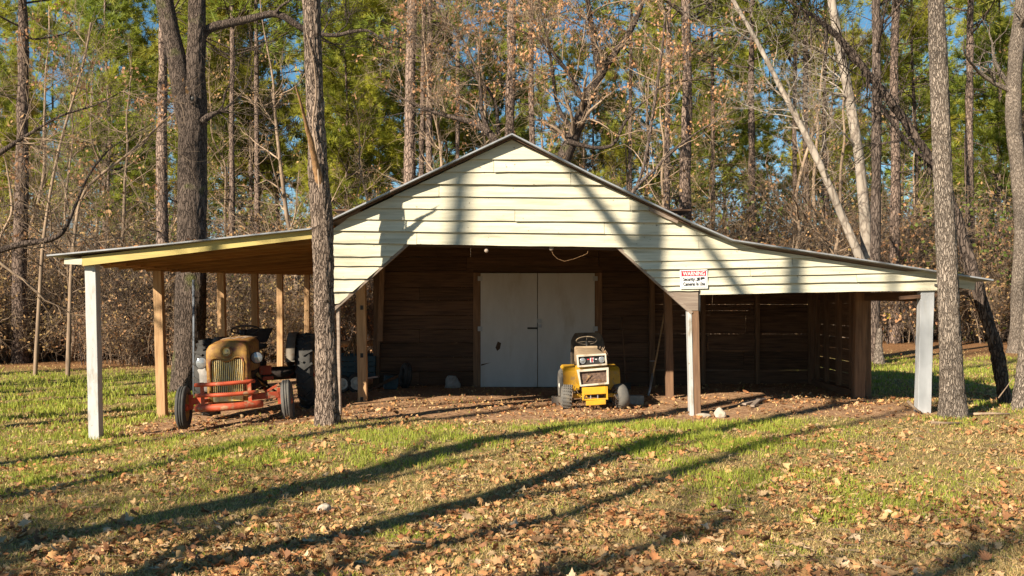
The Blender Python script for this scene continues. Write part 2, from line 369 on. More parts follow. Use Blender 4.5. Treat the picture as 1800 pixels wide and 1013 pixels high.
N = gm.node_tree.nodes; L = gm.node_tree.links; b = N['Principled BSDF']; b.inputs['Roughness'].default_value = .95; b.inputs['Specular IOR Level'].default_value = .1
tc = N.new('ShaderNodeTexCoord')
def gnoise(s, d=6):
    n = N.new('ShaderNodeTexNoise'); n.inputs['Scale'].default_value = s; n.inputs['Detail'].default_value = d; n.inputs['Roughness'].default_value = .65; L.new(tc.outputs['Object'], n.inputs['Vector']); return n
def gramp(src, cols):
    r = N.new('ShaderNodeValToRGB'); e = r.color_ramp.elements
    while len(e) < len(cols): e.new(.5)
    for k, (p, c) in zip(e, cols): k.position = p; k.color = (*c, 1)
    L.new(src, r.inputs[0]); return r
lawn = gramp(gnoise(7).outputs[0], [(.3, (.13, .085, .045)), (.45, (.24, .165, .075)), (.55, (.20, .18, .055)), (.7, (.38, .275, .14))])
dirt = gramp(gnoise(11).outputs[0], [(.3, (.16, .085, .046)), (.5, (.33, .19, .105)), (.7, (.45, .29, .17))])
litter = gramp(gnoise(16).outputs[0], [(.3, (.08, .042, .02)), (.5, (.23, .115, .05)), (.7, (.36, .2, .10))])
sep = N.new('ShaderNodeSeparateColor'); vc = N.new('ShaderNodeVertexColor'); vc.layer_name = 'tint'; L.new(vc.outputs[0], sep.inputs[0])
m1 = N.new('ShaderNodeMix'); m1.data_type = 'RGBA'; L.new(sep.outputs[0], m1.inputs[0]); L.new(lawn.outputs[0], m1.inputs[6]); L.new(dirt.outputs[0], m1.inputs[7])
m2 = N.new('ShaderNodeMix'); m2.data_type = 'RGBA'; L.new(sep.outputs[1], m2.inputs[0]); L.new(m1.outputs[2], m2.inputs[6]); L.new(litter.outputs[0], m2.inputs[7])
L.new(m2.outputs[2], b.inputs['Base Color'])
bp = N.new('ShaderNodeBump'); bp.inputs['Strength'].default_value = .9; bp.inputs['Distance'].default_value = .05
L.new(gnoise(14, 8).outputs[0], bp.inputs['Height']); L.new(bp.outputs[0], b.inputs['Normal'])
tag(new_obj('ground', gme, gm), kind='structure')

# ------------------------------------------------------------------ barn
YF = 15.0                         # plane of the front wall
YB = 20.25                        # plane of the door wall
YE = 31.0                         # rear end of the building
def FX(px, Y=YF): return (px - 900) / F * Y
def FZ(py, Y=YF): return CAMH - (py - 530) / F * Y

barn = thing('barn', 'cream clapboard pole barn with low gable and wide open lean-to sheds', 'barn', (0, YF, 0))
def barnpart(name):                       # a part that only gathers its pieces
    o = empty(name, (0, 0, 0), barn); o.matrix_parent_inverse = Matrix.Translation((0, -YF, 0)); return o
def bput(o):                              # a mesh in world coordinates, child of the barn
    o.parent = barn; o.matrix_parent_inverse = Matrix.Translation((0, -YF, 0)); return o

def board_mesh(TL, TR, BR, BL, y_top, y_bot, th, n=14, jit=.0025, endjit=0):
    """lapped board: corners (x,z); front face leans out to y_bot at the lower edge"""
    V = []
    ph = random.random() * 9
    for i in range(n + 1):
        t = i / n
        xt, zt = TL[0] + (TR[0] - TL[0]) * t, TL[1] + (TR[1] - TL[1]) * t
        xb, zb = BL[0] + (BR[0] - BL[0]) * t, BL[1] + (BR[1] - BL[1]) * t
        w = jit * (math.sin(ph + t * 7) + math.sin(ph * 2 + t * 17) * .6 + random.uniform(-.7, .7))
        zb += w; yb = y_bot + random.uniform(-.002, .002) + w * .6
        V += [(xt, y_top, zt), (xb, yb, zb), (xb, yb + th, zb), (xt, y_top + th, zt)]
    fs = []
    for i in range(n):
        a, c = i * 4, (i + 1) * 4
        for j in range(4): fs.append((a + j, a + (j + 1) % 4, c + (j + 1) % 4, c + j))
    fs += [(3, 2, 1, 0), tuple(n * 4 + j for j in range(4))]
    return MB().add(V, fs)

siding = barnpart('gable_siding')
def xl_roof(y): return 583 if y > 398 else 583 + (398 - y) * (317 / 152)
def xr_roof(y):
    if y < 402: return 900 + (y - 246) * (317 / 156)
    if y < 430: return 1217 + (y - 402) * (65 / 28)
    return min(1648, 1282 + (y - 430) * (366 / 57))
def d_left(y): return 716 - (y - 428) * 1.125
def d_right(y): return 1087 + (y - 435) * 1.118
def siding_board(xl, xr, yt, yb, joints=(), ov=2.5):
    """xl/xr functions of y; yt/yb = (y at px 600, y at px 1200) lines"""
    def line(l, x): return l[0] + (l[1] - l[0]) * (x - 600) / 600
    def corner(fx, l, dy=0):
        x = fx((l[0] + l[1]) / 2)
        for _ in range(6): x = fx(line(l, x) + dy)
        return x, line(l, x) + dy
    TL, TR = corner(xl, yt, -ov), corner(xr, yt, -ov); BL, BR = corner(xl, yb), corner(xr, yb)
    cuts = [0] + [(j - BL[0]) / (BR[0] - BL[0]) for j in joints] + [1]
    for a, c in zip(cuts[:-1], cuts[1:]):
        lerp = lambda p, q, t: (p[0] + (q[0] - p[0]) * t, p[1] + (q[1] - p[1]) * t)
        g = .0006 if len(cuts) > 2 else 0
        if len(cuts) > 2:           # vertical butt joints
            xa = BL[0] if a == 0 else BL[0] + (BR[0] - BL[0]) * a + .35; xc = BR[0] if c == 1 else BL[0] + (BR[0] - BL[0]) * c - .35
            q = [TL if a == 0 else (xa, line(yt, xa) - ov), TR if c == 1 else (xc, line(yt, xc) - ov), (xc, line(yb, xc)), (xa, line(yb, xa))]
        else: q = [TL, TR, BR, BL]
        w = [(FX(p[0]), FZ(p[1])) for p in q]
        dz = random.uniform(-.006, .006)
        o = board_mesh(*w, YF - .004 + random.uniform(-.002, .002), YF - .040 + random.uniform(-.016, .006), .018, n=max(6, int((w[1][0] - w[0][0]) * 5))).build('clapboard', CREAM, siding)
rows = [(247, 247), (282, 279.5), (303, 303), (324, 326), (345, 348.5), (366, 371), (386, 392), (406, 413.5), (427.5, 437)]
J = {2: (868,), 3: (1003,), 4: (772,), 5: (1107,), 6: (905,), 7: (1062,), 8: (733,)}
for i in range(1, 7): siding_board(xl_roof, xr_roof, rows[i - 1], rows[i], J.get(i, ()))
siding_board(xl_roof, xr_roof, rows[6], rows[7], (1062,))
siding_board(xl_roof, lambda y: 1227, rows[7], rows[8], (733, 1088)[:1])
# left shoulder below the eave line, cut by the slanting brace
lr = [(427.5, 437), (451, 453), (467.5, 469), (490, 491), (513, 514), (534, 534)]
for i in range(1, 6): siding_board(lambda y: 583, d_left, lr[i - 1], lr[i])
# right shoulder and shed front
siding_board(lambda y: 1227, xr_roof, (406, 413.5), (437.5, 437.5))
rr_ = [(437.5, 437.2), (471, 458.5), (484, 473), (499, 487.5), (514, 502)]
for i in range(1, 5): siding_board(d_right, xr_roof if i < 4 else (lambda y: 1648), rr_[i - 1], rr_[i], ((), (), (1392,), (1318,), (1505,))[i])
siding_board(lambda y: 1229, lambda y: 1648, rr_[4], (530, 518.7))
siding_board(d_right, lambda y: 1228, rr_[4], (521, 511.8))
# trims
trim = barnpart('opening_trim')
def fbar(p, q, w, h, Y, name, m, par, up=(0, 1, 0)):
    a = Vector((FX(p[0]), Y, FZ(p[1]))); c = Vector((FX(q[0]), Y, FZ(q[1])))
    return MB().bar(a, c, w, h, up).build(name, m, par)
fbar((719, 427), (585, 546), .045, .09, YF + .03, 'brace_trim', GREYW, trim)
fbar((1085, 434), (1216, 551), .045, .09, YF + .03, 'brace_trim', GREYW, trim)
fbar((716, 430), (1088, 437), .05, .09, YF + .075, 'header', BRNX, trim)
MB().prism([(FX(x), FZ(y)) for x, y in ((1175, 512), (1227, 512), (1227, 546), (1213, 546))], YF - .01, YF + .02).build('patch_board', GREYW, trim)
MB().box((FX(1229), YF - .012, FZ(529)), (.02, .05, .30)).build('corner_strip', DARKM, trim)
fbar((150, 460), (551, 412), .135, .035, YF - .1, 'fascia_board', YELLOW, trim)
fbar((119, 459.5), (150, 460.5), .09, .036, YF - .1, 'fascia_board', CREAM, trim)
fbar((1648, 493), (1712, 503), .12, .03, YF - .02, 'fascia_board', CREAM, trim)
fbar((586, 390.5), (898, 244), .03, .035, YF - .1, 'rake_board', BRNX, trim)
fbar((902, 244), (1212, 397), .03, .035, YF - .1, 'rake_board', BRNX, trim)
fbar((1140, 368), (1190, 391), .05, .05, YF - .07, 'rake_board', GREYW, trim)

# roof: profile in the front plane carried back
prof = [(93, 449), (300, 429), (549, 402.5), (586, 386.5), (740, 313), (900, 238), (1050, 314), (1210, 390.5), (1283, 422), (1450, 447), (1735, 491.5)]
prof = [(FX(x), FZ(y)) for x, y in prof]
def rise(x, y): return .27 * max(0, (y - 18) / 13) * min(1, max(0, (-2.4 - x) / 3.4))
roof = barnpart('roof')
def zroof(x):
    return float(np.interp(x, [p[0] for p in prof], [p[1] for p in prof]))
for i in range(len(prof) - 1):
    (x0, z0), (x1, z1) = prof[i], prof[i + 1]
    yend = 21.0 if x0 > FX(1215) else YE
    cuts = [YF - .17] + list(np.arange(YF + 2.5, yend - 1, 3.1)) + [yend]
    for a, c in zip(cuts[:-1], cuts[1:]):
        a2 = a; c2 = c - .004
        V = [(x0, a2, z0 + rise(x0, a)), (x1, a2, z1 + rise(x1, a)), (x1, c2, z1 + rise(x1, c)), (x0, c2, z0 + rise(x0, c))]
        V = [(x, y, z - .028) for x, y, z in V] + V
        MB().add(V, [(3, 2, 1, 0), (4, 5, 6, 7), (0, 1, 5, 4), (1, 2, 6, 5), (2, 3, 7, 6), (3, 0, 4, 7)]).build('roof_sheet', METAL, roof)
    MB().bar((x0, YF - .182, z0 - .012), (x1, YF - .182, z1 - .012), .02, .052 if x0 < FX(880) else .046, (0, 1, 0)).build('edge_flashing', METAL, roof)
# left shed ceiling: boards across the slope, rafters below
for k, y in enumerate(np.arange(YF + .02, YE - .1, .21)):
    xa, xb = prof[0][0] + .1, -2.58
    za, zb = zroof(xa) - .052 + rise(xa, y), zroof(xb) - .052 + rise(xb, y)
    xm = FX(549); zm = zroof(xm) - .052 + rise(xm, y)
    w = .185; t = .02; dy = random.uniform(-.022, 0)
    V = []
    for (x, z) in ((xa, za), (xm, zm), (xb, zb)): V += [(x, y, z + dy - t), (x, y + w, z + dy - t), (x, y + w, z + dy), (x, y, z + dy)]
    fs = [(s_ * 4 + j, s_ * 4 + (j + 1) % 4, s_ * 4 + 4 + (j + 1) % 4, s_ * 4 + 4 + j) for s_ in (0, 1) for j in range(4)] + [(3, 2, 1, 0), (8, 9, 10, 11)]
    MB().add(V, fs).build('ceiling_board', TANX, roof)
for y in np.arange(YF + .35, YE - .2, .62):
    xa, xm = prof[0][0] + .35, FX(549) - .02
    z = lambda x: zroof(x) - .082 + rise(x, y) - .055
    MB().bar((xa, y, z(xa)), (xm, y, z(xm)), .045, .11, (0, 0, 1)).build('rafter', TANX, roof)
# core ceiling and lean-to ceiling on the right (dark undersides)
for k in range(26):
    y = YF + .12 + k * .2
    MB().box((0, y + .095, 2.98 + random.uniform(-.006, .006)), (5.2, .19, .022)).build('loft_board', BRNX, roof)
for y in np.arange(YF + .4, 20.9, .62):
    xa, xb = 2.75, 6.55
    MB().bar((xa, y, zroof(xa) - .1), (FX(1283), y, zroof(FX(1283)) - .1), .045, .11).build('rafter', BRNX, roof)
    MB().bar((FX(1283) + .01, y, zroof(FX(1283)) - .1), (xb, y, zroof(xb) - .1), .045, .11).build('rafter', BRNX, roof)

# posts
def post(px0, py0, px1, py1, Y, w, d, m, name='post', segs=7):
    """top (px0,py0), bottom (px1,py1), front face at depth Y; slightly worn edges"""
    a = PX(px0, py0, Y); c = PX(px1, py1, Y); c.z = min(c.z, gz(c.x, Y + d / 2) - .03) if abs(c.z - gz(c.x, Y)) < .25 else c.z
    rings = []
    for i in range(segs + 1):
        p = c.lerp(a, i / segs); e = .003
        rings.append([Vector((p.x + sx * w / 2 + random.uniform(-e, e), Y + (0 if sy < 0 else d) + random.uniform(-e, e), p.z)) for sx, sy in ((-1, -1), (1, -1), (1, 1), (-1, 1))])
    o = MB().loft(rings, sm=False).mesh(name, .006)
    return bput(new_obj(name, o, m))
post(158, 462, 165, 770, YF, .158, .17, WHITE)
for (x, xb, Yp) in ((275.5, 283.5, 17.74), (387, 391, 21.5), (446, 449, 24.3), (491, 492, 26.9), (539, 539, 30.4)):
    zt = 2.17 + rise(-6.02, Yp)
    pyt = 530 - (zt - CAMH) * F / Yp
    zb = gz(-6.02, Yp) - .05; pyb = 530 - (zb - CAMH) * F / Yp
    post(x, pyt, xb, pyb, Yp, .15, .15, TANZ)
beamy = [YF + .17, 18, 21.4, 24.2, 27, YE - .1]
bm_ = MB()
for a, c in zip(beamy[:-1], beamy[1:]):
    za, zc = 2.17 + .07 + rise(-6.02, a), 2.17 + .07 + rise(-6.02, c)
    o = MB().bar((-6.02, a, za), (-6.02, c - .006, zc), .06, .14).build('eave_beam', TANY); bput(o)
    o = MB().bar((-5.93, a + .05, za + .012), (-5.93, c - .01, zc + .012), .05, .13).build('eave_beam', TANY); bput(o)
post(594, 540, 596.5, 722, YF + .02, .045, .09, GREYW)
post(633, 470, 637, 712, 17.6, .155, .15, TANZ)
post(1174, 480, 1178.5, 704, 17.6, .125, .14, BRNZ)
post(1222, 546, 1226, 728, YF, .11, .15, BRNZ)
post(1212.5, 546, 1217, 727, YF - .012, .06, .17, WHITE, name='post_trim')
post(1631, 510, 1625, 723, YF, .195, .15, WHITEG)
post(1516, 505, 1511, 706, 17.4, .19, .14, BRNZ)
post(1526, 505, 1527, 706, 17.56, .10, .1, BRNZ)
post(1146, 430, 1147, 690, YB - .12, .11, .1, BRNZ)
post(664, 470, 661, 700, YB - .1, .12, .1, BRNZ)
o = MB().bar(PX(672, 470, YB - .3), PX(668, 600, YB - .14), .1, .06, (0, 1, 0)).build('knee_brace', BRNZ); bput(o)
o = MB().bar((5.6, YF + .04, FZ(524)), (6.55, YF + .04, FZ(515)), .05, .07, (0, 1, 0)).build('eave_beam', BRNX); bput(o)
o = MB().bar((5.92, YF + .25, 1.72), (5.92, 20.9, 1.75), .06, .14).build('eave_beam', BRNY); bput(o)
# mortises in the left inner post
for py in (541, 625, 702):
    p = PX(636, py, 17.6); o = MB().box((p.x, 17.604, p.z), (.05, .02, .075)).build('mortise', BLACK); bput(o)

# door wall
bw = barnpart('door_wall')
def plank(x0, x1, z0, z1, Y, m, par, th=.025, name='plank', sub=4):
    e = .004
    V = []
    for i in range(sub + 1):
        t = i / sub; x = x0 + (x1 - x0) * t; dy = random.uniform(-.004, .004)
        V += [(x, Y + dy, z0 + random.uniform(-e, e) * .6), (x, Y + th + dy, z0), (x, Y + th + dy, z1), (x, Y + dy, z1 + random.uniform(-e, e) * .6)]
    fs = [(i * 4 + j, i * 4 + (j + 1) % 4, i * 4 + 4 + (j + 1) % 4, i * 4 + 4 + j) for i in range(sub) for j in range(4)] + [(3, 2, 1, 0), tuple(sub * 4 + j for j in range(4))]
    return MB().add(V, fs).build(name, m, par)
BX = lambda px: FX(px, YB); BZ = lambda py: FZ(py, YB)
lines = [690, 677, 653, 628, 603, 579, 555, 528, 505, 477, 452, 428, 404]
for i in range(len(lines) - 1):
    z0, z1 = BZ(lines[i]) + .004, BZ(lines[i + 1]) - .005
    yy = YB + random.uniform(-.014, .014)
    if lines[i + 1] < 470:
        for a, c in ((656, 757 + i * 7), (757 + i * 7 + .5, 1052), (1052.5, 1150)): plank(BX(a), BX(c), z0, z1, yy, BRNX, bw)
    else:
        if i % 3 == 1: plank(BX(656), BX(737), z0, z1, yy, BRNX, bw); plank(BX(737.5), BX(832), z0, z1, yy + .004, BRNX, bw)
        else: plank(BX(656), BX(832), z0, z1, yy, BRNX, bw)
        plank(BX(1057), BX(1150), z0, z1, yy, BRNX, bw)
plank(BX(832), BX(1058), BZ(693), BZ(682), YB + .01, GREYW, bw, name='sill')
for a, c in ((832, 844.5), (1046, 1058)):
    plank(BX(a), BX(c), BZ(688), BZ(480), YB - .045, BRNZ, bw, th=.04, name='door_post')
plank(BX(832), BX(1058), BZ(479.5), BZ(468), YB - .03, BRNX, bw, th=.03, name='lintel')
for k, (a, c) in enumerate(((845, 944.3), (945.3, 1045))):
    xm = (BX(a) + BX(c)) / 2
    d = MB().box((xm, YB - .055, (BZ(480.5) + BZ(680)) / 2), (BX(c) - BX(a), .035, BZ(480.5) - BZ(680))).mesh('door', .004)
    d = bput(new_obj('door', d, DOORP))
    for py in (490, 578):
        hx = BX(846) - .02 if k == 0 else BX(1044) + .02
        MB().box((hx, YB - .08, BZ(py)), (.09, .012, .09)).build('hinge', WHITEG, d)
    if k == 0:
        MB().box((BX(936), YB - .085, BZ(577)), (.20, .02, .035)).build('hasp', DARKM, d)
        me = MB().prism([(BX(871), BZ(611)), (BX(875), BZ(600)), (BX(881), BZ(603)), (BX(879), BZ(613)), (BX(874), BZ(617))], YB - .0765, YB - .07).build('peeled_patch', BRNX, d)
        MB().prism([(BX(846), BZ(640)), (BX(863), BZ(637)), (BX(846), BZ(643))], YB - .0765, YB - .07).build('peeled_patch', BRNX, d)
    else:
        MB().box((BX(948), YB - .09, BZ(564)), (.085, .03, .075)).build('latch_plate', WHITEG, d)
        MB().box((BX(949), YB - .10, BZ(573)), (.06, .035, .06)).build('padlock', METAL, d)
# side of the closed room behind the door wall
sw = barnpart('room_wall')
for k in range(11):
    z = -.2 + k * .29
    MB().box((-2.66, (YB + YE) / 2 + .1, z + .14), (.025, YE - YB - .3, .283)).build('plank', BRNY, sw)
    MB().box((2.74, (YB + YE) / 2 + .1, z + .14), (.025, YE - YB - .3, .283)).build('plank', BRNY, sw)
    MB().box((.04, YE - .02, z + .14), (5.42, .025, .284)).build('plank', BRNX, sw)
# right shed: rear wall and side wall with open joints
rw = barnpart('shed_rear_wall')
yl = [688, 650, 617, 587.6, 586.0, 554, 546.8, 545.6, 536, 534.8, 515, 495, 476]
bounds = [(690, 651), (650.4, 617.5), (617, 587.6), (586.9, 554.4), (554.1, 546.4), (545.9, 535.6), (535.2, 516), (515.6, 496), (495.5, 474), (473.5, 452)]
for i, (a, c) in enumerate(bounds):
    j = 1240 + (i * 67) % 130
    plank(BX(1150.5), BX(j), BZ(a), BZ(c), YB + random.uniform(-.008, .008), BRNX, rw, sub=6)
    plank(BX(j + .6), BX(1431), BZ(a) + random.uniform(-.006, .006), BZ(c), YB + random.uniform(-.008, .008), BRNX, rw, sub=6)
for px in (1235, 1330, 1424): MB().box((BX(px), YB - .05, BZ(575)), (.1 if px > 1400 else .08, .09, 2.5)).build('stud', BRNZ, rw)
shw = barnpart('shed_side_wall')
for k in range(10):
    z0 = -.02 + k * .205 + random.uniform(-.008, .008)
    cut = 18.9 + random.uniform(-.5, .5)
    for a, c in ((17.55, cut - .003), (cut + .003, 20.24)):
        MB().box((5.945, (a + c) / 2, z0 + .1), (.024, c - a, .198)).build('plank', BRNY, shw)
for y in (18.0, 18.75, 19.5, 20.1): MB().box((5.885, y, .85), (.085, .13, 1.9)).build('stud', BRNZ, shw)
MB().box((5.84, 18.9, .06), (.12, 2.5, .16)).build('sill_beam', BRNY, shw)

# ------------------------------------------------------------------ trees
def tubes_np(P, Rr, k=3, base=0):
    """P (N,m,3), Rr (N,m) -> verts, quads"""
    P = np.asarray(P, float); Nn, m, _ = P.shape
    T = np.empty_like(P); T[:, 1:-1] = P[:, 2:] - P[:, :-2]; T[:, 0] = P[:, 1] - P[:, 0]; T[:, -1] = P[:, -1] - P[:, -2]
    T /= np.linalg.norm(T, axis=2, keepdims=True) + 1e-9
    ref = np.where(np.abs(T[:, :1, 2:3]) > .9, np.array([[[1., 0, 0]]]), np.array([[[0, 0, 1.]]]))
    A = np.cross(T, np.broadcast_to(ref, T.shape)); A /= np.linalg.norm(A, axis=2, keepdims=True) + 1e-9
    B = np.cross(T, A)
    th = np.arange(k) * 2 * np.pi / k
    V = P[:, :, None, :] + Rr[:, :, None, None] * (np.cos(th)[None, None, :, None] * A[:, :, None, :] + np.sin(th)[None, None, :, None] * B[:, :, None, :])
    idx = np.arange(Nn * m * k).reshape(Nn, m, k) + base
    q = np.stack([idx[:, :-1], np.roll(idx, -1, 2)[:, :-1], np.roll(idx, -1, 2)[:, 1:], idx[:, 1:]], -1).reshape(-1, 4)
    return V.reshape(-1, 3), q

def spawn(P, Rr, n, t0, t1, ang, length, m, wob, up, rr, taper=.15, lenfall=.0, rmin=.003, tpow=1.0):
    Nn, mm, _ = P.shape
    t = rng.random((Nn, n)) ** tpow * (t1 - t0) + t0
    f = t * (mm - 1); i = np.minimum(f.astype(int), mm - 2); w = (f - i)[..., None]
    ar = np.arange(Nn)[:, None]
    o = P[ar, i] * (1 - w) + P[ar, i + 1] * w
    rad = Rr[ar, i] * (1 - w[..., 0]) + Rr[ar, i + 1] * w[..., 0]
    T = P[ar, i + 1] - P[ar, i]; T /= np.linalg.norm(T, axis=2, keepdims=True) + 1e-9
    U = rng.normal(size=T.shape); U -= T * (U * T).sum(2, keepdims=True); U /= np.linalg.norm(U, axis=2, keepdims=True) + 1e-9
    a = np.radians(rng.uniform(ang[0], ang[1], (Nn, n, 1)))
    d = np.cos(a) * T + np.sin(a) * U
    Lh = rng.uniform(length[0], length[1], (Nn, n)) * (1 - lenfall * (t - t0) / (t1 - t0 + 1e-9))
    o = o.reshape(-1, 3); d = d.reshape(-1, 3); Lh = Lh.reshape(-1); r0 = np.maximum(rad.reshape(-1) * rr, rmin)
    C = np.empty((len(o), m, 3)); C[:, 0] = o
    for s in range(1, m):
        C[:, s] = C[:, s - 1] + d * (Lh / (m - 1))[:, None]
        d = d + rng.normal(size=d.shape) * wob; d[:, 2] += up; d /= np.linalg.norm(d, axis=1, keepdims=True)
    Rn = r0[:, None] * np.linspace(1, taper, m)[None]
    return C, np.maximum(Rn, rmin * .5)

def tufts(C, D, n, ln, wd, spread):
    """needle tufts: thin triangles"""
    Nn = len(C)
    d = D[:, None, :] + rng.normal(size=(Nn, n, 3)) * spread; d /= np.linalg.norm(d, axis=2, keepdims=True)
    l_ = ln * rng.uniform(.7, 1.2, (Nn, n, 1))
    tip = C[:, None, :] + d * l_
    s = np.cross(d, rng.normal(size=d.shape)); s /= np.linalg.norm(s, axis=2, keepdims=True) + 1e-9
    a = C[:, None, :] + d * l_ * .12 - s * wd / 2; c = C[:, None, :] + d * l_ * .12 + s * wd / 2
    V = np.stack([a, c, tip], 2).reshape(-1, 3)
    return V, np.arange(len(V)).reshape(-1, 3)

def leaf_quads(C, size, hang=.6):
    Nn = len(C)
    d = rng.normal(size=(Nn, 3)); d[:, 2] -= hang; d /= np.linalg.norm(d, axis=1, keepdims=True)
    s = np.cross(d, rng.normal(size=d.shape)); s /= np.linalg.norm(s, axis=1, keepdims=True) + 1e-9
    nrm = np.cross(d, s)
    l_ = size * rng.uniform(.7, 1.3, (Nn, 1))
    V = np.stack([C, C + d * l_ * .5 + s * l_ * .3 + nrm * l_ * .1, C + d * l_, C + d * l_ * .45 - s * l_ * .3 + nrm * l_ * .12], 1).reshape(-1, 3)
    return V, np.arange(len(V)).reshape(-1, 4)

def cat(parts):
    """[(V,faces)] -> V, faces"""
    Vs, Fs, n = [], [], 0
    for V, f in parts: Vs.append(V); Fs.append(f + n); n += len(V)
    return np.concatenate(Vs), np.concatenate(Fs)

def resample(pts, n):
    p = np.asarray(pts, float); s = np.concatenate([[0], np.cumsum(np.linalg.norm(np.diff(p[:, :3], axis=0), axis=1))]); u = np.linspace(0, s[-1], n)
    q = np.stack([np.interp(u, s, p[:, i]) for i in range(p.shape[1])], 1)
    w = max(1, n // (len(p) * 3))
    for _ in range(3):
        k = np.ones(2 * w + 1) / (2 * w + 1)
        pad = np.concatenate([np.repeat(q[:1], w, 0) * 1.0, q, np.repeat(q[-1:], w, 0)])
        pad[:w] = 2 * q[0] - q[1:w + 1][::-1]; pad[-w:] = 2 * q[-1] - q[-w - 1:-1][::-1]
        q = np.stack([np.convolve(pad[:, i], k, 'valid') for i in range(q.shape[1])], 1)
    return q

def trunk_np(pts, n=160, k=48, amp=.014, cell=.05, flare=.0, seed=0):
    """furrowed trunk surface; pts rows (x,y,z,r)"""
    q = resample(pts, n); P = q[None, :, :3]; Rr = q[None, :, 3].copy()
    h = q[:, 2] - q[0, 2]
    Rr[0] = Rr[0] * (1 + flare * np.exp(-h / .26))
    V, quads = tubes_np(P, Rr, k)
    C = np.repeat(P[0], k, 0); rad = V - C; rl = np.linalg.norm(rad, axis=1, keepdims=True); nd = rad / (rl + 1e-9)
    s = 1 / cell
    samp = np.stack([V[:, 0] * s, V[:, 1] * s, V[:, 2] * s * .2], 1)
    warp = vnoise(samp * .5, seed + 5)[:, None] * 1.4
    r1 = 1 - np.abs(vnoise(samp + warp, seed) * 2 - 1); r2 = 1 - np.abs(vnoise(samp * 2.1 + warp, seed + 1) * 2 - 1)
    lump = vnoise(np.stack([V[:, 0] * 2.5, V[:, 1] * 2.5, V[:, 2] * 1.2], 1), seed + 2)
    disp = -(np.power(r1, 3) * amp + np.power(r2, 3) * amp * .4) + (lump - .5) * amp * 2.2
    V = V + nd * disp[:, None]
    return V, quads

def limb_from_px(pts, Y):
    """pts (px,py,width_px) at depth Y (or a 4th value: own depth) -> rows x,y,z,r"""
    out = []
    for p in pts:
        y = p[3] if len(p) > 3 else Y
        v = PX(p[0], p[1], y); out.append((v.x, v.y, v.z, p[2] / F * y / 2))
    return out

def make_tree(name, label, trunk_rows, bark_m, limbs=(), base_xy=None, crown=None, leaves=None, group=None, n=160, k=40, amp=.014, cell=.05, flare=.35, extra_parts=(), seed=0, limb_seg=40):
    """a single tree: trunk (with main limbs) and crown (fine branches, dry leaves)"""
    bx, by = trunk_rows[0][0], trunk_rows[0][1]
    t = thing(name, label, 'tree', (bx, by, gz(bx, by)), group)
    inv = Matrix.Translation((-bx, -by, -gz(bx, by)))
    parts = [trunk_np(trunk_rows, n, k, amp, cell, flare, seed)]
    for l_ in limbs: parts.append(trunk_np(l_, limb_seg, max(10, k // 3), amp * .5, cell, 0, seed + 9))
    V, q = cat(parts)
    o = new_obj('trunk', mesh_np('trunk', V, q, smooth_=True), bark_m, t); o.matrix_parent_inverse = inv
    if crown:
        src = [resample(trunk_rows, 24)] + ([resample(l_, 24) for l_ in limbs] if crown.get('limbs', True) else [])
        Ps = np.stack([s[:, :3] for s in src]); Rs = np.stack([s[:, 3] for s in src])
        B1, R1 = spawn(Ps, Rs, crown.get('n1', 7), crown.get('t0', .45), 1.0, crown.get('ang', (35, 75)), crown.get('len', (1.5, 3.5)), 9, .16, crown.get('up', .05), crown.get('rr', .36), .2, .4, .010)
        B2, R2 = spawn(B1, R1, crown.get('n2', 6), .2, 1, (25, 65), (.5, 1.6), 6, .18, .03, .6, .25, .3, .007)
        B3, R3 = spawn(B2, R2, crown.get('n3', 5), .2, 1, (25, 60), (.25, .7), 4, .2, .02, .6, .4, .0, .004)
        V, q = cat([tubes_np(B1, R1, 6), tubes_np(B2, R2, 4), tubes_np(B3, R3, 3)])
        o = new_obj('crown', mesh_np('crown', V, q, smooth_=True), crown.get('mat', bark_m), t); o.matrix_parent_inverse = inv; o['kind'] = 'stuff'
        if leaves:
            c = B3[:, -1]; c = c[rng.random(len(c)) < leaves['p']]
            nc = leaves.get('c', 3) * 3; c = np.repeat(c[::2], nc, 0); c = c + rng.normal(size=c.shape) * .10
            V, q = leaf_quads(c, leaves.get('s', .1) * .85, 1.3)
            o = new_obj('dry_leaves', mesh_np('dry_leaves', V, q), leaves.get('mat', DRYLEAF), t); o.matrix_parent_inverse = inv; o['kind'] = 'stuff'
    for (pn, V, q, m_) in extra_parts:
        o = new_obj(pn, mesh_np(pn, V, q, smooth_=True), m_, t); o.matrix_parent_inverse = inv
    return t

def ext(rows_, H, lean=(0, 0), rtop=.35, n=4):
    """carry a trunk on upward, tapering"""
    x, y, z, r = rows_[-1]; out = list(rows_)
    for i in range(1, n + 1):
        f = i / n; out.append((x + lean[0] * f + random.uniform(-.1, .1) * f, y + lean[1] * f + random.uniform(-.1, .1), z + H * f, r * (1 - (1 - rtop) * f)))
    return out

def base_fix(rows_, sink=.12):
    x, y, z, r = rows_[0]; rows_[0] = (x, y, gz(x, y) - sink, r); return rows_

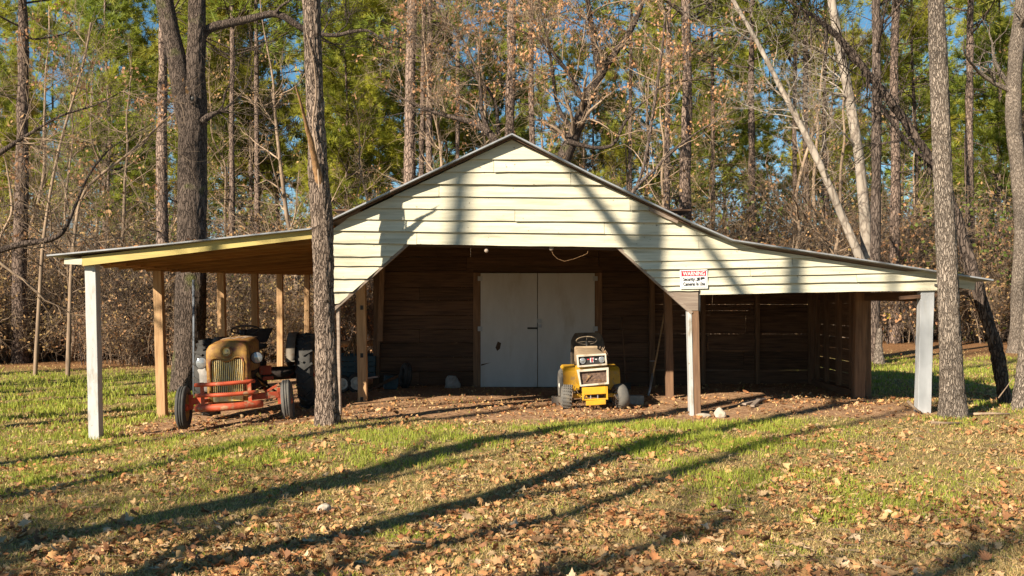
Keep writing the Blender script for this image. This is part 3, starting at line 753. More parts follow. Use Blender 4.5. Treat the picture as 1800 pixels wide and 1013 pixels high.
# tree in front of the left shed
Yt = 13.99
rowsA = ext(base_fix(limb_from_px([(576, 748, 43), (575, 690, 40), (572, 600, 38), (569, 500, 38), (566, 400, 38), (563, 330, 41), (559, 280, 34), (555, 200, 31), (551, 100, 31), (548, 0, 31)], Yt)), 6, (-.3, 0))
snagV = trunk_np(limb_from_px([(563, 325, 17, 13.93), (555, 290, 14, 13.8), (547, 250, 11, 13.62), (537, 215, 9, 13.46), (529, 180, 8, 13.28), (521, 158, 7, 13.17), (517, 140, 2.5, 13.09)], Yt), 50, 14, .01, .03, 0, 4)
vine = trunk_np(limb_from_px([(561, 330, 3), (556, 260, 3), (548, 215, 3, Yt - .16), (557, 170, 3, Yt - .17), (552, 110, 2.5, Yt - .15), (539, 60, 2, Yt - .15)], Yt - .2), 50, 6, .001, .05)
make_tree('oak_tree', 'straight furrowed tree with broken orange snag in front of left shed', rowsA, BARK_A, crown=dict(n1=8, t0=.72, len=(1.5, 3)), n=420, k=72, amp=.017, cell=.042, flare=.38,
          extra_parts=[('broken_limb', *snagV, SNAG), ('vine', *vine, BARK_G)], seed=1)
# big forked tree beside the left shed
Yb = 23.0
rowsB = base_fix(limb_from_px([(333, 690, 62), (334, 600, 56), (336, 500, 54), (337, 400, 51), (338, 300, 50), (338, 230, 50), (341, 170, 46), (344, 110, 34), (346, 50, 32), (347, 0, 30)], Yb))
rowsB = ext(rowsB, 7, (.4, 0))
limbB1 = ext(limb_from_px([(334, 250, 30), (325, 190, 40), (316, 130, 36), (306, 80, 33), (295, 35, 31), (288, 0, 30)], Yb - .05), 7, (-1.2, .3))
limbB2 = limb_from_px([(350, 75, 14), (366, 48, 16), (400, 42, 15), (440, 33, 14), (485, 22, 13), (505, 32, 12), (530, 50, 11), (560, 60, 9), (590, 64, 8), (620, 55, 6), (650, 52, 5), (668, 68, 3)], Yb + .1)
limbB3 = limb_from_px([(355, 215, 12), (366, 205, 13), (380, 198, 9), (400, 194, 6)], Yb - .2)
limbB4 = limb_from_px([(484, 22, 7), (494, 10, 6), (510, 2, 5), (518, -18, 4)], Yb)
knot = MB().tube([PX(338, 173, Yb - .335) + Vector((.075 * math.cos(a), 0, .10 * math.sin(a))) for a in np.linspace(0, 2 * math.pi, 17)[:-1]], .028, 6, closed=True)
tB = make_tree('oak_tree', 'large dark forked tree rising behind the left shed roof', rowsB, BARK_B, limbs=[limbB1, limbB2, limbB3, limbB4], crown=dict(n1=7, t0=.5, len=(1, 2.6)), n=340, k=72, amp=.02, cell=.055, flare=.2, seed=21, limb_seg=90)
o = knot.build('knot_ring', BARK_B, tB); o.matrix_parent_inverse = tB.matrix_basis.inverted()
pk = PX(338, 173, Yb - .33); o = MB().lathe([(.001, 0), (.062, 0), (.062, .03)], pk, 'Y', 14).build('knothole', BLACK, tB); o.matrix_parent_inverse = tB.matrix_basis.inverted()
# tree by the right shed corner
Yc = 14.5
rowsC = ext(base_fix(limb_from_px([(1677, 738, 46), (1675, 690, 42), (1671, 620, 38), (1668, 540, 36), (1665, 460, 36), (1661, 380, 35), (1657, 300, 34), (1653, 200, 31), (1649, 100, 30), (1646, 0, 29)], Yc)), 6, (-.2, 0))
make_tree('oak_tree', 'straight grey-brown tree beside the white post of the right shed', rowsC, BARK_C, crown=dict(n1=8, t0=.7, len=(1.5, 3)), n=420, k=72, amp=.012, cell=.034, flare=.42, seed=31)
# leaning shaggy tree
Ye = 16.2
rowsE = base_fix(limb_from_px([(1769, 722, 28), (1762, 680, 25), (1751, 615, 25), (1738, 570, 23), (1726, 535, 24), (1714, 490, 22), (1703, 455, 21), (1692, 415, 20), (1681, 378, 19), (1662, 330, 19), (1640, 285, 19), (1600, 225, 18), (1560, 172, 17), (1530, 135, 16), (1500, 95, 14), (1470, 62, 11), (1440, 35, 8), (1400, 10, 6), (1360, -15, 3)], Ye))
limbE = limb_from_px([(1640, 290, 8), (1600, 258, 9), (1560, 205, 8), (1535, 165, 7), (1520, 130, 4)], Ye - .1)
shV = []
for i in range(70):                                # hanging strips of bark and vine
    f = rng.random(); q = resample(rowsE, 60)[int(18 + f * 38)]
    p = np.array(q[:3]) + rng.normal(size=3) * .06; L_ = rng.uniform(.2, .7)
    shV.append(np.stack([p, p + np.array([rng.normal() * .05, -.05, -L_ * .5]), p + np.array([rng.normal() * .08, rng.normal() * .05, -L_])]))
shV = np.stack(shV); sV, sQ = tubes_np(shV, np.full(shV.shape[:2], .009), 3)
make_tree('leaning_tree', 'dark leaning tree with shaggy peeling bark at the right', rowsE, BARK_D, limbs=[limbE], crown=dict(n1=5, t0=.45, len=(.7, 1.8), n2=5, n3=4), n=300, k=32, amp=.02, cell=.05, flare=.2,
          extra_parts=[('peeling_bark', sV, sQ, BARK_D)], seed=41)
# right edge
make_tree('edge_tree', 'smooth grey tree leaning out of the right edge of the picture', ext(base_fix(limb_from_px([(1796, 722, 36), (1803, 660, 32), (1812, 560, 30), (1822, 430, 28)], 15.4)), 9, (.8, 0)), BARK_C, crown=dict(n1=6, t0=.5), n=200, k=40, amp=.01, flare=.3, seed=45)
make_tree('bowed_tree', 'bowed grey trunk at the far right behind the leaning tree', ext(base_fix(limb_from_px([(1786, 636, 30), (1787, 590, 24), (1790, 500, 23), (1796, 400, 24), (1790, 300, 27), (1781, 220, 27), (1782, 130, 26), (1790, 60, 25), (1798, 0, 24)], 31.0)), 6, (.3, 0)), BARK_C, crown=dict(n1=7, t0=.45, len=(1.5, 3.5)), n=200, k=32, amp=.02, cell=.08, flare=.4, seed=46)
# pale sycamores behind the right shed
Yg = 28.5
make_tree('sycamore_tree', 'pale slender sycamore leaning left above the right shed roof', limb_from_px([(1545, 640, 20), (1522, 480, 19), (1503, 432, 16), (1480, 380, 15), (1455, 320, 14), (1425, 255, 12), (1400, 205, 11), (1370, 150, 10), (1340, 90, 9), (1315, 45, 8), (1292, 8, 7), (1270, -35, 8), (1240, -90, 4)], Yg), BARK_W,
          crown=dict(n1=16, t0=.25, len=(1, 2.6), mat=BARK_W, rr=.22, ang=(25, 60)), n=200, k=20, amp=.008, cell=.1, flare=0, seed=51)
make_tree('sycamore_tree', 'pale upright sycamore standing just right of the leaning sycamore', ext(base_fix(limb_from_px([(1540, 628, 23), (1528, 500, 21), (1517, 340, 19), (1508, 260, 18), (1494, 180, 17), (1480, 100, 16), (1466, 30, 15), (1460, 0, 15)], Yg + .8)), 6, (-.4, 0)), BARK_W,
          crown=dict(n1=14, t0=.35, len=(1, 2.6), mat=BARK_W, rr=.22, ang=(25, 60)), n=200, k=24, amp=.008, cell=.1, flare=.2, seed=52)
make_tree('dark_hardwood', 'dark straight trunk beside the stump behind the right shed', ext(base_fix(limb_from_px([(1536, 622, 20), (1538, 480, 19), (1540, 330, 18), (1541, 250, 17), (1541, 120, 16), (1540, 0, 15)], Yg - 1.2)), 6), BARK_D,
          crown=dict(n1=8, t0=.4), n=160, k=20, amp=.012, cell=.08, seed=53)
s_ = base_fix(limb_from_px([(1546, 622, 20), (1545, 590, 12), (1546, 577, 9)], 27.0))
tag(new_obj('tree_stump', mesh_np('tree_stump', *trunk_np(s_, 30, 16, .03, .08, .5, 3), smooth_=True), BARK_C), 'broken jagged stump beside the dark trunk behind the right shed', 'stump')
# left border limbs: pine with low bough
make_tree('border_tree', 'mossy crooked bough reaching in from the left edge of the picture', limb_from_px([(-160, 780, 40), (-120, 600, 34), (-90, 470, 26), (-40, 455, 16), (0, 440, 12), (40, 428, 11), (90, 423, 10), (112, 415, 8), (118, 395, 7), (130, 370, 6), (142, 335, 5.5), (160, 300, 4.5), (190, 262, 4), (230, 240, 3), (270, 215, 2)], 19.0), BARK_D,
          limbs=[limb_from_px([(-90, 470, 22), (-60, 340, 20), (-20, 280, 16), (0, 268, 10), (30, 250, 8), (60, 230, 5.5), (110, 200, 4), (165, 188, 3), (235, 150, 1.6)], 19.0)], crown=dict(n1=9, t0=.45, len=(.7, 2.2), n2=5, n3=4, mat=BARK_G), n=160, k=20, amp=.01, seed=61,
          leaves=dict(p=.10, c=2, s=.11))
# hardwoods with clinging leaves behind the ridge
make_tree('oak_tree', 'crooked oak with clinging brown leaves behind the right roof slope', base_fix(limb_from_px([(985, 640, 32), (980, 330, 30), (988, 282, 27), (1008, 240, 24), (1022, 205, 22), (1030, 180, 21), (1047, 145, 18), (1055, 130, 17), (1072, 105, 14), (1095, 75, 12), (1115, 45, 10), (1128, 10, 8), (1140, -40, 6), (1150, -120, 3)], 31.5)), BARK_B,
          limbs=[ext(limb_from_px([(1055, 132, 12), (1048, 100, 12), (1042, 60, 11), (1036, 20, 10), (1030, -20, 9)], 31.5), 2.5, (.3, 0), .2),
                 limb_from_px([(1030, 185, 9), (1005, 135, 8), (985, 110, 7), (960, 75, 6), (930, 60, 4), (890, 45, 2)], 31.3),
                 limb_from_px([(1000, 250, 9), (1050, 262, 7), (1080, 258, 7), (1092, 225, 6), (1105, 205, 6), (1130, 180, 5), (1165, 150, 4), (1200, 142, 3), (1260, 138, 2)], 31.0),
                 limb_from_px([(1010, 235, 8), (978, 190, 7), (972, 130, 6), (965, 80, 5), (950, 20, 4), (945, -30, 2)], 31.8)],
          crown=dict(n1=16, t0=.2, len=(1.0, 3.2), n2=7, n3=5, mat=BARK_G), leaves=dict(p=.26, c=3, s=.13), n=200, k=24, amp=.012, cell=.08, seed=71)
make_tree('oak_tree', 'low spreading oak branch thicket left of the gable peak', base_fix(limb_from_px([(885, 640, 20), (880, 300, 18), (872, 240, 16), (850, 222, 13), (820, 210, 11), (790, 206, 9), (755, 195, 8), (735, 188, 6), (700, 170, 4), (660, 150, 2)], 32.5)), BARK_D,
          limbs=[limb_from_px([(860, 232, 8), (845, 200, 8), (846, 150, 7), (835, 120, 6), (820, 80, 5), (800, 50, 4), (770, 20, 3), (740, -20, 2)], 32.4),
                 limb_from_px([(876, 238, 8), (873, 180, 6), (862, 160, 5), (830, 130, 4), (790, 95, 3), (760, 70, 2)], 32.8)],
          crown=dict(n1=15, t0=.2, len=(1.0, 3.4), n2=7, n3=5, mat=BARK_G), leaves=dict(p=.18, c=3, s=.13), n=160, k=20, amp=.01, cell=.08, seed=72)
make_tree('fallen_tree', 'thin branching trunk slanting up behind the right roof slope', limb_from_px([(1095, 640, 10), (1100, 350, 9), (1110, 335, 8), (1130, 318, 7), (1150, 300, 5.5), (1185, 262, 4.5), (1225, 232, 3.5), (1280, 200, 3), (1330, 175, 2)], 30.0), BARK_D,
          limbs=[limb_from_px([(1120, 325, 6), (1130, 300, 6), (1138, 260, 6), (1145, 220, 5), (1155, 150, 6), (1165, 80, 5), (1170, 20, 4)], 30.0)],
          crown=dict(n1=10, t0=.3, len=(.8, 2.2), n2=5, n3=4, mat=BARK_G), leaves=dict(p=.12, c=2, s=.12), n=120, k=14, amp=.008, seed=73)
make_tree('grey_hardwood', 'crooked grey branch tree rising left of the forked tree', limb_from_px([(118, 700, 9), (125, 470, 7), (140, 335, 6), (200, 290, 5), (255, 250, 4.5), (290, 205, 4), (320, 190, 3)], 27.0), BARK_G,
          limbs=[limb_from_px([(60, 690, 8), (75, 420, 6), (98, 280, 5), (120, 200, 4.5), (150, 110, 5), (160, 40, 4)], 27.5)],
          crown=dict(n1=12, t0=.2, len=(.8, 2.6), n2=6, n3=5, mat=BARK_G), leaves=dict(p=.2, c=3, s=.12), n=120, k=14, amp=.008, seed=74)

# ---- generic forest trees: meshes built once, shared by copies
def pine_meshes(H, r0, c0, nb, blen, tn, seed, needle_w, nm, sub=7):
    z = np.linspace(0, H, 14); x = np.cumsum(rng.normal(size=14) * .05); y = np.cumsum(rng.normal(size=14) * .05)
    tr = np.stack([x - x[0], y - y[0], z - .15, r0 * (1 - z / H * .82)], 1)
    V, q = trunk_np([tuple(t_) for t_ in tr], 90, 14, .02, .09, .25, seed)
    tm = mesh_np('trunk', V, q, smooth_=True); tm.materials.append(BARK_P)
    P0 = tr[None, :, :3]; R0 = tr[None, :, 3]
    B1, R1 = spawn(P0, R0, nb, c0 / H, .99, (62, 95), blen, 7, .10, .05, .3, .3, .65, .015)
    # some dead stubs below the crown
    D1, DR = spawn(P0, R0, 16, .15, c0 / H, (70, 110), (.4, 1.6), 5, .2, -.03, .16, .3, 0, .008)
    B2, R2 = spawn(B1, R1, sub, .25, 1, (25, 60), (.35, 1.0), 4, .15, .05, .6, .4, 0, .006)
    V, q = cat([tubes_np(B1, R1, 5), tubes_np(D1, DR, 4), tubes_np(B2, R2, 3)])
    bmsh = mesh_np('boughs', V, q, smooth_=True); bmsh.materials.append(BARK_D)
    ends = np.concatenate([B2[:, -1], B2[:, 2], B1[:, -1]]); dirs = np.concatenate([B2[:, -1] - B2[:, -2], B2[:, 2] - B2[:, 1], B1[:, -1] - B1[:, -2]])
    dirs /= np.linalg.norm(dirs, axis=1, keepdims=True) + 1e-9; dirs[:, 2] += .25
    V, t = tufts(ends, dirs, tn, .36, needle_w, .7)
    nmsh = mesh_np('needles', V, tris=t); nmsh.materials.append(nm)
    return [('trunk', tm), ('boughs', bmsh), ('needles', nmsh)]
TALL = [pine_meshes(25 + i * 2, .21, 10.5 + i, 44, (2.0, 3.8), 16, 100 + i, .027, NEEDLE) for i in range(3)]
MID = [pine_meshes(15 + 2 * i, .13, 3.6 + i * .8, 84, (1.5, 3.2), 32, 110 + i, .032, NEEDLE_F) for i in range(4)]
def hardwood_meshes(H, r0, seed, lp, lm=DRYLEAF):
    z = np.linspace(0, H, 12); x = np.cumsum(rng.normal(size=12) * .16); y = np.cumsum(rng.normal(size=12) * .16)
    tr = np.stack([x - x[0], y - y[0], z - .15, r0 * (1 - z / H * .85)], 1)
    V, q = trunk_np([tuple(t_) for t_ in tr], 70, 10, .008, .1, .2, seed)
    tm = mesh_np('trunk', V, q, smooth_=True); tm.materials.append(BARK_G)
    B1, R1 = spawn(tr[None, :, :3], tr[None, :, 3], 20, .2, 1, (30, 70), (1.2, 3.6), 8, .16, .06, .5, .25, .45, .01)
    B2, R2 = spawn(B1, R1, 7, .2, 1, (25, 65), (.5, 1.5), 5, .18, .03, .6, .35, 0, .007)
    B3, R3 = spawn(B2, R2, 3, .2, 1, (25, 60), (.25, .7), 3, .2, .0, .6, .5, 0, .005)
    V, q = cat([tubes_np(B1, R1, 5), tubes_np(B2, R2, 3), tubes_np(B3, R3, 3)])
    cm = mesh_np('branches', V, q, smooth_=True); cm.materials.append(BARK_G)
    c = B3[:, -1]; c = c[rng.random(len(c)) < lp]; c = np.repeat(c[::2], 8, 0); c = c + rng.normal(size=c.shape) * .12
    V, q = leaf_quads(c, .11, 1.3)
    lmsh = mesh_np('dry_leaves', V, q); lmsh.materials.append(lm)
    return [('trunk', tm), ('branches', cm), ('dry_leaves', lmsh)]
HARD = [hardwood_meshes(10 + i * 1.5, .09 + .01 * i, 130 + i, (.20, .08, .03, .12)[i]) for i in range(4)]

def place(name, label, meshes, px, Y, sc, rz, group, lean=(0, 0), rs=1.0):
    """one forest tree; sc scales height, rs the girth"""
    x = FX(px, Y); z = gz(x, Y)
    t = thing(name, label, 'tree', (x, Y, z), group)
    t.rotation_euler = (lean[0], lean[1], rz)
    for pn, me in meshes:
        o = new_obj(pn, me, None, t)
        if pn != 'trunk': o['kind'] = 'stuff'
        o.scale = (sc * (rs if pn == 'trunk' else 1), sc * (rs if pn == 'trunk' else 1), sc)
    return t
# trunks that stand out, left to right: px, width px, Y, mesh set, label
stand = [
    (36, 27, 32.5, TALL, 'thick dark pine trunk at the far left beyond the lawn'),
    (120, 7, 33, HARD, 'slim bare sapling left of the white post of the left shed'),
    (185, 8, 46, MID, 'slender pine left of the shed between the far left pine and the forked tree'),
    (283, 23, 34, TALL, 'tall pine with rough bark directly left of the forked tree'),
    (403, 13, 42, TALL, 'dark slim pine just right of the forked tree'),
    (457, 12, 45, TALL, 'slim pine midway between forked tree and furrowed front tree'),
    (597, 8, 48, MID, 'thin pine just right of the furrowed front tree'),
    (645, 9, 50, MID, 'thin pine above the left end of the gable roof'),
    (716, 25, 35, TALL, 'thick pine trunk above the middle of the left roof slope'),
    (738, 13, 38, TALL, 'reddish pine close against the thick pine left of the gable'),
    (757, 16, 40, TALL, 'vine-hung pine second to the right of the thick pine left of the gable'),
    (800, 10, 44, TALL, 'thin dark pine left of the gable peak'),
    (894, 22, 36, TALL, 'tall pine rising directly behind the gable peak'),
    (938, 14, 38, TALL, 'dark pine just right of the gable peak'),
    (1110, 9, 46, TALL, 'slim pine behind the upper right roof slope'),
    (1171, 13, 37, TALL, 'pale straight pine left of the thick dark pine above the right roof'),
    (1210, 25, 36, TALL, 'thick dark pine trunk above the right roof slope'),
    (1250, 9, 48, TALL, 'slim pale pine right of the thick dark pine'),
    (1321, 15, 40, TALL, 'pine above the start of the right shed roof'),
    (1395, 11, 44, TALL, 'slim pine left of the leaning sycamore top'),
    (1424, 13, 42, TALL, 'pine trunk crossed by the leaning pale sycamore'),
    (1450, 12, 46, TALL, 'pine trunk hung with vines behind the sycamores'),
    (1572, 21, 36, TALL, 'pale thick pine between the sycamores and the grey-brown right tree'),
    (1612, 10, 50, MID, 'thin far pine left of the grey-brown right tree'),
    (1703, 18, 38, TALL, 'pale pine right of the grey-brown right tree'),
    (1752, 9, 46, MID, 'thin far pine near the right edge of the picture')]
for k, (px, w, Y, S, lb) in enumerate(stand):
    ms = S[k % len(S)]
    r0 = {id(TALL): .21, id(MID): .13, id(HARD): .1}[id(S)]
    sc = {id(TALL): 1.0, id(MID): 1.1, id(HARD): .9}[id(S)] * random.uniform(.93, 1.07)
    place('pine_tree' if S is not HARD else 'sapling', lb, ms, px, Y, sc, random.uniform(0, 6.28), 'trees of the wood behind the barn', (random.uniform(-.012, .012), random.uniform(-.012, .012)), (w / F * Y / 2) / (r0 * sc) * 1.08)
# the depth of the wood
ZN = [(60, 'beyond the far left lawn'), (230, 'above the left end of the left shed'), (340, 'around the forked tree'), (530, 'between the forked tree and the front tree'), (700, 'above the left end of the gable roof'),
      (860, 'above the left gable slope'), (960, 'behind the gable peak'), (1130, 'above the right gable slope'), (1280, 'near the thick dark pine on the right'), (1430, 'left of the sycamores'),
      (1580, 'behind the sycamores'), (1690, 'behind the grey-brown right tree'), (9999, 'towards the right edge')]
def zone(px): return next(z for e_, z in ZN if px < e_)
GP = 'alike pines deep in the wood'
for k in range(36):
    Y = random.uniform(50, 95); px = -60 + (k + random.random()) / 36 * 1920
    place('forest_pine', 'slim green-crowned pine deep in the wood ' + zone(px), MID[k % 4], px, Y, random.uniform(1.05, 1.55), random.uniform(0, 6.28), GP, (random.uniform(-.02, .02), random.uniform(-.02, .02)), random.uniform(.8, 1.1))
for k in range(24):
    Y = random.uniform(33, 48); px = -60 + (k + random.random()) / 24 * 1920
    place('forest_hardwood', 'small bare hardwood at the wood edge ' + zone(px), HARD[k % 4], px, Y, random.uniform(.75, 1.25), random.uniform(0, 6.28), 'alike bare hardwoods at the wood edge', (random.uniform(-.12, .12), random.uniform(-.12, .12)))

# ---- undergrowth and far wood as stuff
def scatter(name, sources, pts, rz, sc, label, cat_):
    col = bpy.data.collections.new(name + '_pieces')
    for i, parts in enumerate(sources):
        for pn, me in parts[:1]: pass
        # join the parts of one piece into one mesh
        bm = bmesh.new(); mats_ = []
        for pn, me in parts:
            n0 = len(bm.faces); bm.from_mesh(me); bm.faces.ensure_lookup_table()
            mm = me.materials[0]
            if mm not in mats_: mats_.append(mm)
            for f in bm.faces[n0:]: f.material_index = mats_.index(mm)
        j = bpy.data.meshes.new(name + '_piece'); bm.to_mesh(j); bm.free()
        for mm in mats_: j.materials.append(mm)
        so = bpy.data.objects.new(name + '_piece', j); col.objects.link(so)
    me = bpy.data.meshes.new(name); me.vertices.add(len(pts)); me.vertices.foreach_set('co', np.asarray(pts, np.float32).ravel())
    for an, arr in (('rz', rz), ('sc', sc)):
        a = me.attributes.new(an, 'FLOAT', 'POINT'); a.data.foreach_set('value', np.asarray(arr, np.float32))
    o = new_obj(name, me); tag(o, label, cat_, kind='stuff')
    ng = bpy.data.node_groups.new(name, 'GeometryNodeTree')
    ng.interface.new_socket('Geometry', in_out='INPUT', socket_type='NodeSocketGeometry'); ng.interface.new_socket('Geometry', in_out='OUTPUT', socket_type='NodeSocketGeometry')
    n = ng.nodes; l = ng.links
    gi = n.new('NodeGroupInput'); go = n.new('NodeGroupOutput'); ip = n.new('GeometryNodeInstanceOnPoints'); ci = n.new('GeometryNodeCollectionInfo')
    ci.inputs['Collection'].default_value = col; ci.inputs['Separate Children'].default_value = True; ci.inputs['Reset Children'].default_value = True
    ip.inputs['Pick Instance'].default_value = True
    ar = n.new('GeometryNodeInputNamedAttribute'); ar.data_type = 'FLOAT'; ar.inputs['Name'].default_value = 'rz'
    as_ = n.new('GeometryNodeInputNamedAttribute'); as_.data_type = 'FLOAT'; as_.inputs['Name'].default_value = 'sc'
    cx = n.new('ShaderNodeCombineXYZ'); l.new(ar.outputs['Attribute'], cx.inputs[2])
    l.new(gi.outputs[0], ip.inputs['Points']); l.new(ci.outputs[0], ip.inputs['Instance']); l.new(cx.outputs[0], ip.inputs['Rotation']); l.new(as_.outputs['Attribute'], ip.inputs['Scale'])
    l.new(ip.outputs[0], go.inputs[0])
    md = o.modifiers.new('scatter', 'NODES'); md.node_group = ng
    return o

def shrub_meshes(H, nst, seed, lp, lm, ls=.11):
    S, Rs = [], []
    for i in range(nst):
        p = np.array([rng.normal() * .35, rng.normal() * .35, -.1]); d = np.array([rng.normal() * .28, rng.normal() * .28, 1.0]); q = [p]
        L_ = H * rng.uniform(.5, 1.1)
        for s in range(9):
            d = d + rng.normal(size=3) * .16; d[2] += .02; d /= np.linalg.norm(d); q.append(q[-1] + d * L_ / 9)
        S.append(q); Rs.append(rng.uniform(.008, .022) * np.linspace(1, .3, 10))
    S = np.array(S); Rs = np.array(Rs)
    B1, R1 = spawn(S, Rs, 9, .12, 1, (25, 75), (.4, 1.6), 6, .22, .0, .55, .35, .2, .006)
    B2, R2 = spawn(B1, R1, 5, .2, 1, (25, 70), (.2, .8), 4, .22, -.02, .65, .5, 0, .0045)
    V, q = cat([tubes_np(S, Rs, 4), tubes_np(B1, R1, 3), tubes_np(B2, R2, 3)])
    cm = mesh_np('stems', V, q, smooth_=True); cm.materials.append(BARK_G if seed % 2 else BARK_D)
    c = B2[:, -1]; c = c[rng.random(len(c)) < lp]; c = np.repeat(c, 2, 0) + rng.normal(size=(len(c) * 2, 3)) * .08
    V, q = leaf_quads(c, ls); lmsh = mesh_np('leaves', V, q); lmsh.materials.append(lm)
    return [('stems', cm), ('leaves', lmsh)]
SHR = [shrub_meshes(3.6, 12, 1, .35, DRYTAN), shrub_meshes(4.6, 10, 2, .18, DRYTAN), shrub_meshes(2.8, 14, 3, .45, DRYTAN), shrub_meshes(5.2, 9, 5, .12, DRYTAN), shrub_meshes(3.0, 12, 4, .5, DRYLEAF)]
pts, rz, sc = [], [], []
for k in range(680):
    Y = 31.5 + 18 * random.random() ** 1.3; x = random.uniform(-.60, .60) * Y
    if x > 0 and Y < 36 + x * .15: Y += 4.5
    edge = (Y - 31) / 18
    pts.append((x, Y, gz(x, Y))); rz.append(random.uniform(0, 6.28)); sc.append(random.uniform(.65, 1.2) * (.8 + .8 * edge))
scatter('undergrowth', SHR, pts, rz, sc, 'tangled brown brush and vines along the edge of the wood', 'undergrowth')
pts, rz, sc = [], [], []
for k in range(46):
    Y = random.uniform(37, 52); x = random.uniform(-.58, .58) * Y
    if random.random() < .4: x = random.uniform(.38, .56) * Y
    pts.append((x, Y, gz(x, Y))); rz.append(random.uniform(0, 6.28)); sc.append(random.uniform(.7, 1.5))
EVG = [shrub_meshes(3.6, 9, 7, .9, EVERG, .13), shrub_meshes(4.8, 8, 9, .8, EVERG, .13)]
scatter('evergreen_thicket', EVG, pts, rz, sc, 'patches of green leafy thicket among the brown brush', 'thicket')
pts, rz, sc = [], [], []
for k in range(12):
    Y = random.uniform(95, 190); x = random.uniform(-.62, .62) * Y
    pts.append((x, Y, gz(x, Y))); rz.append(random.uniform(0, 6.28)); sc.append(random.uniform(.9, 1.5))
scatter('distant_woodland', MID[:3], pts, rz, sc, 'far pines closing the view deep in the wood', 'woodland')

# ---- trees behind and left of the camera (out of the frame): they throw the long shadows
ux, uy = math.sin(R(SUN_AZ)), math.cos(R(SUN_AZ))
def shadow_tree(pxf, t, r, label, H=15, limbs=(), lean=0.0, crown=True, seed=0, t0=.55):
    """trunk whose shadow climbs the front wall at photo column pxf, standing t metres back along the light"""
    X0 = FX(pxf); x, y = X0 - ux * t, YF - uy * t
    z0 = gz(x, y)
    rows_ = [(x + lean * f + .12 * math.sin(f * 5 + seed), y, z0 - .15 + H * f, r * (1 - .6 * f)) for f in np.linspace(0, 1, 8)]
    lm = []
    for (z, dx, dz, dy, rr2) in limbs:
        lm.append([(x + lean * z / H + dx * f, y + dy * f, z0 + z + dz * f, rr2 * (1 - .5 * f)) for f in np.linspace(0, 1, 5)])
    make_tree('yard_tree', label, rows_, BARK_C, limbs=lm, crown=dict(n1=9, t0=t0, len=(1.5, 3.5), n2=5, n3=4, limbs=False) if crown else None, n=80, k=20, seed=seed)
shadow_tree(706, 9.6, .13, 'unseen yard tree kept short for its shadow just outside the left edge of the picture', H=4.3, seed=81, crown=False)  # unseen; height set so its shadow ends before the front tree
shadow_tree(1137, 13.5, .24, 'yard tree behind the camera throwing the long shadow to the garden tractor', H=23, limbs=[(10.0, -1.9, 2.4, 0, .10), (3.2, 1.3, 1.9, .5, .07), (5.0, -1.2, 1.6, -.4, .07)], seed=82, t0=.75)
shadow_tree(1412, 15, .21, 'slim yard tree behind the camera on its left', H=15, limbs=[(9.2, -2.2, 3.0, 0, .10), (2.6, -1.4, 1.6, .5, .08), (4.4, 1.2, 1.8, -.4, .07), (6.0, 1.5, 1.5, .3, .06)], seed=83, t0=.85)
shadow_tree(822, 22, .2, 'yard tree farther behind the camera', H=26, seed=84, t0=.8)
shadow_tree(395, 17, .14, 'yard tree left of the picture beyond the left shed', H=22, seed=85, t0=.8)
shadow_tree(1560, 20, .13, 'yard tree well behind the camera near its axis', H=16, seed=86)
for k, (gx, gy, hc) in enumerate(((-3.0, 8.6, 9.0), (.6, 7.8, 10.0), (-6.2, 9.4, 9.5), (3.8, 8.2, 12.0))):
    dd = hc / math.tan(R(SUN_EL)); x, y = gx - ux * dd, gy - uy * dd; z0 = gz(x, y)
    make_tree('yard_tree', ['leafy yard tree behind the camera shading the left foreground', 'leafy yard tree behind the camera shading the middle foreground', 'leafy yard tree behind the camera shading the lawn by the white post', 'leafy yard tree behind the camera shading the right foreground'][k],
              [(x + .1 * math.sin(i), y, z0 - .15 + i * hc / 6.2, .2 * (1 - i * .1)) for i in range(8)], BARK_C, crown=dict(n1=15, t0=.58, len=(1.6, 3.6), n2=5, n3=4, rr=.75), leaves=dict(p=.30 if k in (0, 2) else .10, c=2, s=.16), n=70, k=16, seed=190 + k)
for k, (x, y) in enumerate([(-15.5, 15.5), (-17.5, 19.0), (-14.6, 21.5), (-19, 23), (-13.5, 4.5), (-21, 27), (-13.2, 12.2), (-15.0, 18.2), (-17.5, 24.0), (-14.2, 9.5), (-18.2, 16.6)]):
    z0 = gz(x, y)
    make_tree('yard_tree', ['nearest yard tree left of the left shed', 'second yard tree out on the left lawn', 'yard tree left of the shed beside the wood', 'far left yard tree', 'yard tree left of the camera', 'outermost yard tree on the left', 'yard tree left of the tractor outside the picture', 'stout yard tree on the left lawn outside the picture', 'yard tree by the wood outside the left edge', 'yard tree left of the foreground outside the picture', 'second stout yard tree on the left lawn'][k],
              [(x + .1 * math.sin(i), y, z0 - .15 + i * 2.0, (.17 if k < 6 else .26) * (1 - i * .09)) for i in range(8)], BARK_C, crown=dict(n1=9, t0=.5, len=(1.5, 3.5), n2=5, n3=4), n=70, k=16, seed=90 + k)
